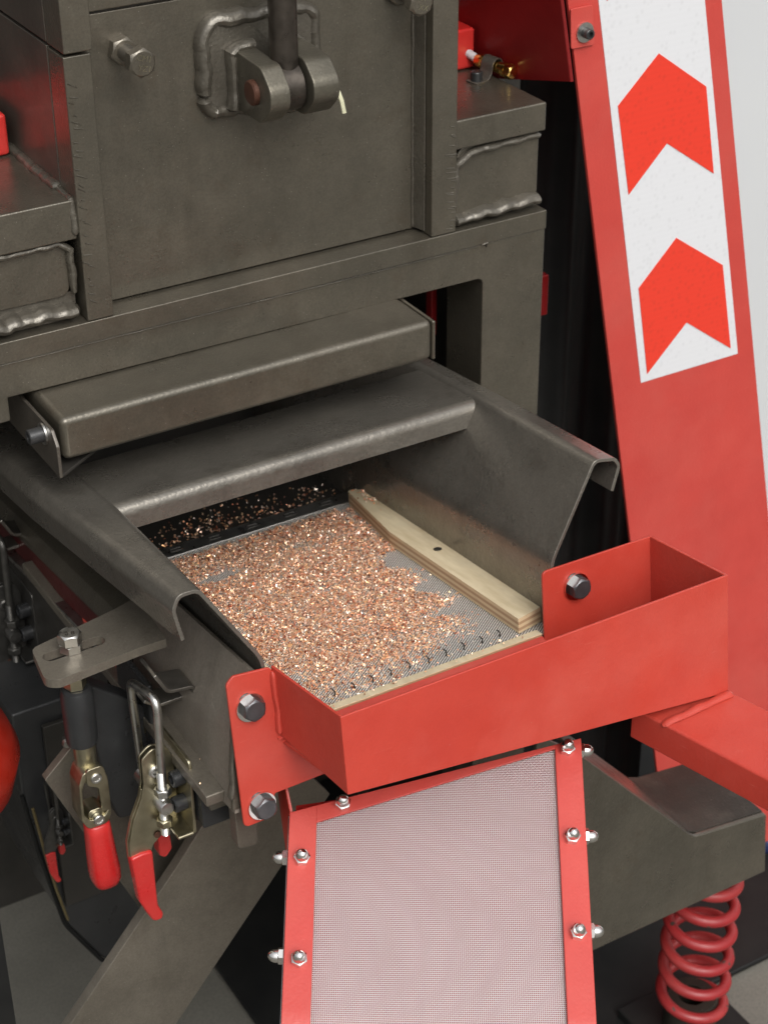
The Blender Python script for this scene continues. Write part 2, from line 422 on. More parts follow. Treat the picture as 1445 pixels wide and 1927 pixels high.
# ledges
MB().box(-.46, -.1632, .004, .22, .7675, .7990).build('ledge_plate', 'steel', H, .0015)
MB().box(.1718, .2635, .004, .20, .7708, .7962).build('ledge_plate', 'steel', H, .0018)
rp = fillet([(-.46, .7225), (-.1705, .7205), (-.1705, .7670), (-.46, .7670)], [0, .010, .004, 0], closed=True)
MB().prism([(p.x, .011, p.y) for p in [VV(q) for q in rp]], (0, .19, 0)).build('ledge_box', 'steel', H, .001)
rp = fillet([(.1780, .709), (.2615, .709), (.2615, .7705), (.1780, .7705)], [.004, .004, .004, .014], closed=True)
MB().prism([(p.x, .011, p.y) for p in [VV(q) for q in rp]], (0, .17, 0)).build('ledge_box', 'steel', H, .001)
# beam under the panel, with the two columns it stands on
MB().box(-.60, .2652, .0, .060, .6825, .7000).build('beam_cap', 'steel', H, .0009)
bp = fillet([(-.60, .6825), (.2650, .6825), (.2665, GZ), (.2035, GZ), (.2012, .6500), (-.2330, .6530), (-.2330, .6330), (-.60, .6330)], [0, 0, 0, 0, .007, 0, 0, 0], closed=True)
MB().prism([(p.x, .0014, p.y) for p in bp], (0, .0585, 0)).build('front_frame', 'steel', H, .0012)
wb = MB()
wb.bead([(-.1403, .0225, .703), (-.1400, .0225, .80), (-.1398, .0225, .905)], .0044, wob=.5)
wb.build('weld_bead', 'weld', H)
wb = MB(); wb.bead([(.1424, .0232, .703), (.1424, .0232, .89)], .0018); wb.build('weld_bead', 'weld', H)
wb = MB(); wb.bead([(-.46, .010, .7640), (-.178, .010, .7648), (-.1685, .0095, .758), (-.1680, .0095, .722)], .0040, flat=.7, wob=.5); wb.build('weld_bead', 'weld', H)
wb = MB()
MB().box(-.46, -.1665, .0135, .20, .7003, .7225).build('weld_backing', 'weld', H)
wb.bead([(-.46, .0120, .7115), (-.30, .0120, .7105), (-.166, .0120, .7095)], .0120, n=18, wob=.28, flat=.5, jit=.25); wb.build('weld_bead', 'weld', H)
wb = MB(); wb.bead([(.2625, .010, .7665), (.2300, .0095, .7660), (.1900, .0095, .7640), (.1765, .0090, .7560), (.1750, .009, .72)], .0042, flat=.8, wob=.5); wb.build('weld_bead', 'weld', H)
wb = MB(); MB().box(.1745, .2615, .0135, .18, .7003, .7095).build('weld_backing', 'weld', H)
wb.bead([(.1745, .0118, .7070), (.215, .0125, .7082), (.2625, .0120, .7092)], .0105, n=18, wob=.28, flat=.5, jit=.25); wb.build('weld_bead', 'weld', H)
wb = MB(); wb.bead([(-.1645, .07, .7985), (-.1645, .006, .7990), (-.1643, .003, .772)], .0026); wb.build('weld_bead', 'weld', H)
wb = MB(); wb.bead([(-.1655, .22, .8005), (-.1650, .03, .8003)], .0042, n=10, wob=.3); wb.build('weld_bead', 'weld', H)
wb = MB(); wb.bead([(.1725, .006, .797), (.1728, .003, .772)], .0015); wb.build('weld_bead', 'weld', H)
wb = MB()
for k in range(26):                                   # oxy-cut ripples at the upright edges
    z = .715 + k * .0068 + random.uniform(-.002, .002)
    wb.tube([(-.1625 + random.uniform(0, .004), -.0001, z + random.uniform(.001, .004)), (-.1560 + random.uniform(-.002, .005), -.0002, z)], [.0009, .0004], 6, flat=.6)
wb.build('cut_ripples', 'steel', H); wb = MB()
for k in range(22):
    z = .705 + k * .0042 + random.uniform(-.002, .002)
    wb.tube([(.1712 - random.uniform(0, .004), -.0001, z - .001), (.1640 + random.uniform(-.004, .002), -.0002, z)], [.0008, .0004], 6, flat=.6)
wb.build('cut_ripples', 'steel', H)
wb = MB(); wb.bead([(-.02, .0004, .6818), (.09, .0004, .6818), (.195, .0004, .6818)], .0006, wob=.9, flat=.35)
wb.build('weld_bead', 'weld', H); wb = MB(); wb.bead([(.198, .0004, .6822), (.204, .0004, .6835), (.203, .0004, .679)], .002, wob=.6, flat=.5)
wb.build('weld_bead', 'weld', H); wb = MB(); wb.bead([(-.26, .0004, .6818), (-.10, .0004, .6818), (-.02, .0004, .6818)], .0005, wob=.9, flat=.35); wb.build('weld_bead', 'weld', H)
# clevis bracket: weld pad, two lugs, pin
pad = fillet([(-.0445, .8395), (.0495, .8300), (.0510, .9090), (-.0435, .9075)], [.013, .013, .015, .015], 8, True)
MB().prism([(p.x, .0236, p.y) for p in pad], (0, -.0075, 0)).build('weld_pad', 'weld', H, .003, 3)
wb = MB(); ring = [VV((p.x, .0215, p.y)) for p in pad]; wb.bead(ring + [ring[0]], .0085, n=14, wob=.35, step=.0025, flat=.7)
wb.build('weld_bead', 'weld', H)
def lug(x0, x1):
    pr = fillet([(.0165, .8865), (-.030, .8842), (-.0452, .8700), (-.0452, .8560), (-.028, .8400), (.0165, .8400)], [0, .012, .014, .014, .016, 0], 8, True)
    MB().prism([(x0, p.x, p.y) for p in pr], (x1 - x0, 0, 0)).build('lug', 'lugface', H, .0012)
lug(-.0215, -.0045); lug(.0150, .0372)
wb = MB(); wb.bead([(-.0235, .0135, .8400), (-.0235, .0135, .884), (-.0185, .0135, .8885), (-.0040, .0135, .8880)], .0066, n=12, wob=.45)
wb.build('weld_bead', 'weld', H); wb = MB(); wb.bead([(.012, .0140, .884), (.016, .0140, .8885), (.030, .0140, .8885), (.040, .0140, .882)], .0045, n=10, wob=.45)
wb.build('weld_bead', 'weld', H)
def panel_bolt(x, y0, z, length, tx):
    mb = MB(); mb.hexa((x, .0235, z), (0, -1, 0), .0085, .019, ph=.25)
    nut = mb.build('bolt_nut', 'steel', H)
    mb = MB(); mb.lathe((x, .018, z), (0, -1, 0), [(0, .0062), (length, .0062)], 20)
    o = mb.build('bolt', 'rodend', H)
    mb = MB(); mb.hexa((x, .018 - length, z), (0, -1, 0), .0095, .0195, ph=.35)
    hd = mb.build('bolt_head', 'steel', o)
    mb = MB()
    for k, tt in enumerate(tx):
        text_mesh(mb, tt, (x + (.0010 if k else .0012), .018 - length - .0095, z + (.0034 if k == 0 else -.0040)), (1, 0, -.30), (.30, 0, 1), .0062, .00025)
    mb.build('head_marking', 'yellowzinc', hd)
panel_bolt(-.1085, 0, .8985, .0250, ['CM1', 'YZ1'])
panel_bolt(.1270, 0, .9060, .0250, ['8Y', 'XX'])
mb = MB(); mb.lathe((-.0218, -.0190, .8625), (-1, 0, 0), [(0, .0098), (.0030, .0098), (.0042, .0085), (.0046, .004)], 28)
mb.lathe((-.0218, -.0190, .8625), (1, 0, 0), [(0, .0090), (.064, .0090)], 24)
pin = mb.build('clevis_pin', 'coppin', H)
mb = MB(); mb.tube([(.0395, -.036, .857), (.0412, -.0385, .850), (.0425, -.040, .8405)], .0011, 8)
mb.tube([(.0412, -.036, .857), (.0428, -.0385, .850), (.0440, -.040, .8405)], .0011, 8); mb.build('cotter_pin', 'cotter', pin)
# added chamber walls that keep the back of the machine dark
MB().box(-.60, .1630, .30, .32, .64, 1.15).build('rear_blackout', 'dark', H)
MB().box(-.45, .27, .40, .42, GZ, .70).build('rear_blackout', 'dark', H)
MB().box(.255, .2645, .062, .45, GZ, .68).build('inner_blackout', 'dark', H)
MB().box(.180, .195, .20, .23, GZ, .68).build('inner_blackout', 'dark', H)
MB().box(.2045, .2105, .09, .10, .556, .62).build('inner_red_bar', 'redshade', H, .001)

lr = MB().lathe((.0040, -.0185, .8625), (1, 0, 0), [(-.0075, .0150), (-.0072, .0185), (.0085, .0185), (.0098, .0165)], 36)
o = thing('lift_rod', (.004, -.0185, .8625), 'dark round rod rising from the clevis on the front panel', 'rod')
lr.build('rod_eye', 'rod', o)
MB().lathe((.0045, -.0185, .872), (0, 0, 1), [(0, .0105), (.012, .0108), (.28, .0108)], 28).build('rod', 'rod', o)

o = MB().box(.175, .2595, .1095, .150, .7968, .8330).build('red_block', 'reddeep', bevel=.003, seg=3, loc=(.22, .13, .7968))
tag(o, 'small red steel block on the right ledge behind the brass fitting', 'block')
o = MB().box(-.32, -.1700, .115, .19, .7996, .8330).build('red_block', 'reddeep', bevel=.003, seg=3, loc=(-.24, .15, .7996))
tag(o, 'red steel block on the left ledge at the edge of the photo', 'block')

# grease fitting on the right ledge
o = thing('grease_fitting', (.255, .08, .7964), 'brass hose fitting held by a grey clamp on the right ledge', 'hose fitting')
ax = VV((.30, -.95, -.08)).normalized(); c0 = VV((.2640, .0770, .8052)) 
MB().hexa(c0 - ax * -.008, ax, .0075, .0118, ph=.2).build('brass_nut', 'brass', o)
MB().lathe(c0, ax, [(-.026, .0045), (-.022, .0060), (-.0185, .0060), (-.018, .0050), (.004, .0050), (.0045, .0062), (.008, .0062)], 24).build('brass_body', 'brass', o)
MB().tube([c0 - ax * .024, c0 - ax * .05 + VV((0, 0, .006)), c0 - ax * .12 + VV((-.012, 0, .03))], .0038, 14).build('hose', 'hose', o)
sx = ax.cross(VV((0, 0, 1))).normalized()
if sx.x < 0: sx = -sx
sz = VV((0, 0, 1))
prof = []
for k in range(13):
    a = R(-10 + k * 16.2); prof.append((math.cos(a) * .0078, math.sin(a) * .0078))
prof += [(-.0085, -.0040), (-.0125, -.0083), (-.0280, -.0083)]
ol = offs2(prof, .0011)
MB().prism([c0 - ax * .015 + sx * p.x + sz * p.y for p in ol], ax * .013).build('clamp_strap', 'millplate', o, .0003)
mb = MB(); q = c0 - ax * .009 - sx * .0205; q.z = .7972
mb.lathe(q, (0, 0, 1), [(0, .0055), (.0072, .0055), (.0080, .0048)], 20); mb.build('socket_screw', 'black', o)

# ------------------------------------------------------------------ cover box under the beam
o = thing('cover_box', (-.045, -.02, .615), 'long rounded steel cover box mounted below the beam above the hopper', 'cover box')
MB().box(-.2118, .1180, -.0500, .035, .6150, .6515).build('cover_body', 'steel', o, .0058, 5)
MB().box(.1183, .1215, -.0490, .036, .6145, .6500).build('end_cap', 'steel', o, .0012)
pl = fillet([(-.0560, .6060), (-.0560, .6330), (-.0470, .6440), (.05, .6440), (.05, .6060)], [0, .003, .003, 0, 0], 3, True)
MB().prism([(-.2190, p.x, p.y) for p in pl], (.0028, 0, 0)).build('end_bracket', 'steel_gloss', o, .0005)
MB().prism([(-.2162, -.0560, .6060), (-.1760, -.0300, .6060), (-.1760, .05, .6060), (-.2162, .05, .6060)], (0, 0, .0028)).build('bracket_foot', 'dark', o, .0005)
mb = MB(); mb.lathe((-.2192, -.0320, .6340), (-1, 0, 0), [(0, .0088), (.0018, .0088)], 24); ws = mb.build('washer', 'zinc', o)
mb = MB(); mb.lathe((-.2210, -.0320, .6340), (-1, 0, 0), [(0, .0062), (.0105, .0062), (.0112, .0055), (.0112, .0032), (.0072, .0032), (.007, .0005)], 22); mb.build('socket_screw', 'black', o)

# ------------------------------------------------------------------ hopper
HP = thing('separating_hopper', D(-.03, .15, -.06), 'dark grey sheet steel vibrating hopper with folded rims around the copper bed', 'hopper')
rprof = fillet([(.1560, .0490), (.1632, .0680), (.1595, .0735), (.1425, .0768), (.0992, .0020), (.1018, -.0640)], [0, .005, .005, .0060, .030, 0], 6)
lprof = fillet([(-.2098, .0430), (-.2138, .0670), (-.2095, .0756), (-.1965, .0756), (-.1544, .0060), (-.1570, -.0640)], [0, .006, .006, .0075, .030, 0], 6)
def sweep(prof, th, v0, v1):
    ol = offs2(prof, th); mb = MB(); rows = []
    secs = [v0, .06, .12, .168, .20, .26, v1]
    for vv in secs:
        q = min(1, vv / .168)                                      # both sides flare a little along their length
        wt = lambda p: max(0, min(1, (p.y + .02) / .05))
        if th < 0: rows.append([mb.bm.verts.new(D(p.x + .0040 * q * wt(p), vv, p.y)) for p in ol])
        else: rows.append([mb.bm.verts.new(D(p.x + (.0075 * q if p.x > -.203 else -.045 * min(vv, .3)) * wt(p), vv, p.y)) for p in ol])
    n = len(ol)
    for a, b_ in zip(rows, rows[1:]):
        for i in range(n): mb.bm.faces.new((a[i], a[(i + 1) % n], b_[(i + 1) % n], b_[i]))
    mb.bm.faces.new(rows[0][::-1]); mb.bm.faces.new(rows[-1]); return mb
sweep(rprof, -.0030, 0.0005, .52).build('side_wall', 'steel_rough', HP, .0005, ang=25)
sweep(lprof, .0030, 0.0005, .52).build('side_wall', 'steel_rough', HP, .0005, ang=25)
def wallu(prof, w_):
    for i in range(len(prof) - 1, 0, -1):
        a, b_ = prof[i], prof[i - 1]
        if (a.y - w_) * (b_.y - w_) <= 0 and abs(a.y - b_.y) > 1e-9: return a.x + (b_.x - a.x) * (w_ - a.y) / (b_.y - a.y)
    return prof[-3].x
fl = fillet([(.2640, .0690), (.2640, .0762), (.1665, .0762), (.1665, .0550)], [0, .003, .0110, 0], 8)
ol = offs2(fl, .0030)
mb = MB()
A = [D(wallu([VV(p) for p in lprof], min(p.y, .0740)) + .0060, p.x, p.y) for p in ol]
B_ = [D(wallu([VV(p) for p in rprof], min(p.y, .0740)) + .0045, p.x, p.y) for p in ol]
mb.loft(A, B_); mb.build('rear_flange', 'steel_rough', HP, .0004, ang=25)
wb = MB()
for uu, ww in ((-1, 0), (1, 0)):
    pr = lprof if uu < 0 else rprof
    pth = [D(wallu([VV(p) for p in pr], max(.044, min(w_, .072))) - uu * .0012 + (.0040 if uu > 0 else .0070), .1665, w_) for w_ in (.057, .062, .067, .071, .0750)]
    wb = MB(); wb.bead(pth, .0026, n=10, wob=.3); wb.build('weld_bead', 'weld', HP)
MB().loft([D(-.156, .003, -.0572), D(.1005, .003, -.0572), D(.1005, .003, -.0557), D(-.156, .003, -.0557)],
          [D(-.156, .3130, -.0572), D(.1005, .3130, -.0572), D(.1005, .3130, -.0557), D(-.156, .3130, -.0557)]).build('screen', 'screen', HP)
# rows of short bent wires standing on the screen near its front edge
for k in range(11):
    u = -.106 + k * .0165; p = D(u, .0185 + random.uniform(-.001, .001), -.0558); mb = MB()
    mb.tube([p, p + DW * .004 + DX * .0004, p + DW * .0062 - DX * .0012 + DV * .002], .0006, 6)
    mb.build('retaining_wire', 'dark', HP)
MB().loft([D(-.156, .3130, -.0570), D(.1005, .3130, -.0570), D(.1005, .3130, -.0545), D(-.156, .3130, -.0545)],
          [D(-.156, .3300, -.0565), D(.1005, .3300, -.0565), D(.1005, .3300, -.0530), D(-.156, .3300, -.0530)]).build('rear_strip', 'zinc', HP, .0006)
for k in range(6):
    u = -.120 + k * .038; sl_ = MB()
    pth = fillet([(u - .006, .3195), (u + .006, .3195), (u + .006, .3240), (u - .006, .3240)], .002, 4, True)
    sl_.tube([D(p.x, p.y, -.0543 + (p.y - .313) * .088) for p in pth], .0006, 6, closed=True)
    sl_.build('rim_slot', 'dark', HP)
MB().loft([D(-.156, .3302, -.062), D(.1005, .3302, -.062), D(.1005, .3302, -.059), D(-.156, .3302, -.059)],
          [D(-.156, .52, -.066), D(.1005, .52, -.062), D(.1005, .52, -.059), D(-.156, .52, -.059)]).build('feed_floor', 'dark', HP)
MB().prism([D(-.20, .52, -.066), D(.15, .52, -.066), D(.15, .52, .072), D(-.20, .52, .072)], DV * .004).build('feed_blackout', 'dark', HP)  # added end wall, keeps the back of the hopper dark
MB().prism([D(-.156, .0006, -.0570), D(.0870, .0006, -.0570), D(.0870, .0085, -.0570), D(-.156, .0085, -.0570)], DW * .0030).build('front_wood_strip', None, HP, .0004, mats=['ply', 'plyedge'], matfn=lambda f: 0 if f.normal.z > .8 else 1)
MB().prism([D(-.150, -.0045, -.0600), D(.0870, -.0045, -.0600), D(.0870, .0004, -.0575), D(-.150, .0004, -.0575)], DW * .0016).build('deck_lip', 'red', HP, .0004)
MB().prism([D(-.1538, .0088, -.0556), D(-.1120, .0088, -.0556), D(-.1190, .15, -.0556), D(-.1538, .22, -.0556)], DW * .0085).build('side_wood_strip', None, HP, .0005, mats=['ply', 'plyedge'], matfn=lambda f: 0 if f.normal.z > .8 else 1)

# plywood guide lying in the hopper
o = thing('plywood_guide', D(.088, .15, -.0555), 'pale tapered plywood guide block lying on the right side of the copper bed', 'wood block')
MB().prism([D(p[0], p[1], -.0555) for p in fillet([(.0735, .0130), (.1006, .0190), (.0985, .3050), (.0905, .3120), (.0865, .3090), (.0735, .2120)], [.0008, 0, .003, .003, .003, .03], 5, True)], DW * .0135).build('guide_block', None, o, .0006, mats=['ply', 'plyedge'], matfn=lambda f: 0 if f.normal.z > .8 else 1)
mb = MB(); mb.lathe(D(.0885, .157, -.0419), DW, [(-.002, .0036), (.0002, .0036), (.0004, .0026)], 20)
mb.build('countersunk_screw', 'rodend', o)

# casing under the hopper
LC = thing('lower_casing', D(-.17, .2, -.12), 'bronze grey lower casing with clamp rails below the left hopper rim', 'casing')
hp_ = fillet([(-.1615, -.0010), (-.1660, -.0120), (-.1810, -.0500), (-.1880, -.1130)], [0, .006, .05, 0], 6)
ol = offs2(hp_, .004)
MB().loft([D(p.x, .0035, p.y) for p in ol], [D(p.x, .1880, p.y) for p in ol]).build('casing_side', 'dustylitplate', LC, .0006, ang=25)
MB().prism([D(-.1800, .0032, -.030), D(-.1590, .0032, -.030), D(-.1590, .0032, -.110), D(-.1895, .0032, -.110)], DV * .004).build('end_plate', 'steel', LC, .0008)
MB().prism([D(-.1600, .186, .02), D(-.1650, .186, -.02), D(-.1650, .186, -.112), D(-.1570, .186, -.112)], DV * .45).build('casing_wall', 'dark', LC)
cp = fillet([(-.1660, -.0150), (-.1890, -.0250), (-.1960, -.0340), (-.1960, -.0400), (-.1660, -.0400)], [0, .004, .005, .002, 0], 4, True)
MB().loft([D(p.x, .1885, p.y) for p in cp], [D(p.x, .62, p.y) for p in cp]).build('side_rail', 'steel', LC, .001)
MB().prism([D(-.1930, .1960, -.0402), D(-.1670, .1960, -.0402), D(-.1670, .1960, -.0640), D(-.1930, .1960, -.0640)], DV * .42).build('rail_web', 'redreflect', LC, .0006)
MB().prism([D(-.2010, .2020, -.0645), D(-.1670, .2020, -.0645), D(-.1670, .2020, -.0690), D(-.2010, .2020, -.0690)], DV * .42).build('rail_foot', 'zinc', LC, .0008)
MB().prism([D(-.2000, .2100, -.0695), D(-.1680, .2100, -.0695), D(-.1680, .2100, -.1450), D(-.2000, .2100, -.1450)], DV * .42).build('rail_plate', 'dark', LC, .0008)
MB().prism([D(-.1935, .150, -.062), D(-.1935, .27, -.062), D(-.1935, .27, -.092), D(-.1935, .150, -.088)], DX * .003).build('red_liner', 'red', LC, .0006)
wb = MB(); wb.bead([D(-.1700, .0035, -.012), D(-.1810, .0045, -.045), D(-.1890, .0045, -.10)], .0034, n=10, wob=.5)
wb.build('weld_bead', 'weld', LC)
LF = thing('base_frame', (-.18, -.1, .30), 'level grey base frame under the hopper with sloping flat steel leg', 'frame')
MB().box(-.2020, -.1600, -.2500, .12, .4155, .4255).build('frame_bar', 'legplate', LF, .0012)
MB().prism([(-.2000, -.2485, .4153), (-.1700, -.2485, .4153), (-.1760, -.2440, .4050), (-.1960, -.2440, .4050)], (0, .35, 0)).build('frame_bar_base', 'steel', LF, .0008)
mb = MB(); mb.prism(fillet([(-.1800, -.2500, .4150), (-.1600, -.2500, .4150), (-.1620, -.2500, .3600), (-.1785, -.2500, .3640)], .004, 3, True), (0, .012, 0)); mb.build('end_lug', 'legplate', LF, .0015)
MB().box(-.1950, -.1500, -.225, .12, .3720, .4045).build('clamp_block', 'black', LF, .002)
lg = [(-.1100, .3900), (-.1720, .3103), (-.1936, .2825), (-.2842, .1765), (-.6300, -.2195), (-.4850, -.2195), (-.2059, .1091), (-.0949, .2431), (-.0500, .2970)]
MB().prism([(x, -.160, z) for x, z in lg], (0, .010, 0)).build('flat_leg', 'legplate', LF, .0007)
bpn = [(-.2498, .4063), (-.2794, .3788), (-.2030, .1872), (-.1400, .2300), (-.1400, .4063)]
MB().prism([(x, -.115, z) for x, z in bpn], (0, .008, 0)).build('gusset_plate', 'legplate', LF, .0008)
MB().lathe((-.2560, -.1120, .4080), (-.4, -.9, .1), [(0, .0045), (.006, .0045), (.008, .003)], 16).build('dome_bolt', 'rodend', LF)

# ------------------------------------------------------------------ slotted bracket and jack bolt
o = thing('slotted_bracket', (-.24, -.145, .515), 'flat slotted steel bracket carrying a zinc hex bolt beside the hopper', 'bracket')
outer = fillet([(-.2810, -.1285, .515), (-.2868, -.1690, .515), (-.2785, -.1755, .515), (-.2120, -.1690, .515), (-.1900, -.1690, .515), (-.1850, -.1060, .515), (-.2080, -.1130, .515)], [.008, .010, .010, .004, 0, 0, .004], 6, True)
inner = []
c1, c2, rs = VV((-.2725, -.1450, .515)), VV((-.2350, -.1450, .515)), .0058
for k in range(9): inner.append(c1 + VV((math.cos(R(90 + k * 22.5)), math.sin(R(90 + k * 22.5)), 0)) * rs)
for k in range(9): inner.append(c2 + VV((math.cos(R(-90 + k * 22.5)), math.sin(R(-90 + k * 22.5)), 0)) * rs)
def ringplate(outer, inner, th):
    mb = MB(); bm = mb.bm
    vo = [bm.verts.new(VV(p)) for p in outer]; vi = [bm.verts.new(VV(p)) for p in inner]
    eo = [bm.edges.new((vo[i], vo[(i + 1) % len(vo)])) for i in range(len(vo))]
    ei = [bm.edges.new((vi[i], vi[(i + 1) % len(vi)])) for i in range(len(vi))]
    r_ = bmesh.ops.triangle_fill(bm, use_beauty=True, edges=eo + ei)
    fs = [f for f in r_['geom'] if isinstance(f, bmesh.types.BMFace)]
    ex = bmesh.ops.extrude_face_region(bm, geom=fs)
    bmesh.ops.translate(bm, verts=[g for g in ex['geom'] if isinstance(g, bmesh.types.BMVert)], vec=VV(th))
    return mb
ringplate(outer, inner, (0, 0, -.0075)).build('slotted_plate', 'legplate', o, .0006)
MB().hexa((-.2560, -.1452, .5152), (0, 0, 1), .0070, .0155, ph=.5, cham=.08).build('jam_nut', 'zinc', o)
mb = MB(); mb.hexa((-.2560, -.1452, .5224), (0, 0, 1), .0085, .0158, ph=.25); bh = mb.build('hex_bolt', 'zinc', o)
mb = MB(); text_mesh(mb, '8.8', (-.2565, -.1470, .5309), (1, -.25, 0), (.25, 1, 0), .0062, .0002); mb.build('head_marking', 'stainless', bh)
pth = [(-.2560, -.1452, .5080), (-.2562, -.1452, .4900)]
def threaded(path, r, pitch=.0011, n=14):
    a, b_ = VV(path[0]), VV(path[1]); k = int((b_ - a).length / pitch * 2); 
    return [a.lerp(b_, i / k) for i in range(k + 1)], [r if i % 2 else r * .84 for i in range(k + 1)]
p_, r_ = threaded(pth, .0042); MB().tube(p_, r_, 14).build('bolt_thread', 'zinc', o)

# ------------------------------------------------------------------ push clamp (plunger type) under the bracket
o = thing('push_clamp', (-.258, -.150, .36), 'black plunger clamp with a broad red vinyl grip under the slotted bracket', 'clamp')
ypc = -.150
MB().hexa((-.2562, -.1452, .4820), (0, 0, 1), .0100, .0150, ph=.3).build('lock_nut', 'yellowzinc', o)
MB().lathe((-.2560, -.1460, .4300), (0, 0, 1), [(0, .0118), (.004, .0126), (.046, .0126), (.050, .0112), (.0515, .009)], 26).build('guide_barrel', 'black', o)
MB().lathe((-.2558, -.1480, .3960), (0, 0, 1), [(0, .0080), (.036, .0088)], 22).build('plunger', 'yellowzinc', o)
bk = fillet([(-.2500, .4780), (-.2100, .4450), (-.1955, .4300), (-.1955, .3300), (-.2300, .3330), (-.2380, .3600), (-.2440, .4300)], .006, 4, True)
MB().prism([(p.x, -.1380, p.y) for p in bk], (0, .020, 0)).build('clamp_body', 'black', o, .002)
MB().box(-.2010, -.1955, -.150, -.085, .350, .462).build('mounting_plate', 'black', o, .003)
for z in (.4150, .3650):
    mb = MB(); mb.lathe((-.2012, -.1300, z), (-1, -.12, 0), [(0, .0098), (.0018, .0098)], 22); wq = mb.build('washer', 'yellowzinc', o)
    mb = MB(); mb.lathe((-.2030, -.1302, z), (-1, -.12, 0), [(0, .0066), (.0150, .0066), (.0160, .0058), (.0160, .0034), (.012, .0034)], 20); mb.build('socket_screw', 'black', o)
# link stirrup: a bent strap loop between plunger and handle
lp = fillet([(-.2640, .4120), (-.2680, .4010), (-.2690, .3660), (-.2640, .3560), (-.2480, .3560), (-.2445, .3640), (-.2445, .4010), (-.2480, .4120)], .006, 5, True)
mb = MB(); inn = [VV(((p.x + .2565) * .80 - .2565, (p.y - .384) * .72 + .384)) for p in lp]
ringplate([(p.x, ypc - .0120, p.y) for p in lp], [(p.x, ypc - .0120, p.y) for p in inn], (0, .020, 0)).build('link_stirrup', 'yellowzinc', o, .0008)
MB().prism([(p.x, ypc - .0140, p.y) for p in fillet([(-.2620, .4150), (-.2480, .4150), (-.2450, .3980), (-.2450, .3700), (-.2520, .3700), (-.2535, .3950), (-.2620, .4000)], .004, 4, True)], (0, .003, 0)).build('link_plate', 'yellowzinc', o, .0006)
for x, z in ((-.2545, .4050), (-.2560, .3640)):
    mb = MB(); mb.lathe((x, ypc - .0125, z), (0, -1, 0), [(-.002, .0046), (.0022, .0046), (.0030, .0040), (.0030, .0026), (.0022, .0022)], 18); mb.build('rivet', 'zinc', o)
MB().prism([(p.x, ypc - .010, p.y) for p in fillet([(-.2630, .3720), (-.2500, .3720), (-.2470, .3400), (-.2600, .3380)], .004, 4, True)], (0, .016, 0)).build('handle_strip', 'yellowzinc', o, .0008)
def grip(path, wx, wy, n=20):
    mb = MB(); rings = []
    for (x, z, a, b_) in path:
        rings.append([mb.bm.verts.new(VV((x + math.copysign(abs(math.cos(q)) ** .7, math.cos(q)) * a, ypc - .003 + math.copysign(abs(math.sin(q)) ** .7, math.sin(q)) * b_, z))) for q in [2 * math.pi * k / n for k in range(n)]])
    for i in range(len(rings) - 1):
        for k in range(n): mb.bm.faces.new((rings[i][k], rings[i][(k + 1) % n], rings[i + 1][(k + 1) % n], rings[i + 1][k]))
    mb.bm.faces.new(rings[0][::-1]); mb.bm.faces.new(rings[-1]); return mb
grip([(-.2545, .3550, .0085, .008), (-.2545, .3535, .0098, .0095), (-.2542, .345, .0102, .0100), (-.2535, .325, .0112, .011), (-.2525, .305, .0122, .012), (-.2522, .2955, .0118, .0115), (-.2522, .2900, .0098, .0095), (-.2522, .2870, .006, .006)], 0, 0).build('vinyl_grip', 'vinyl', o, ang=50)

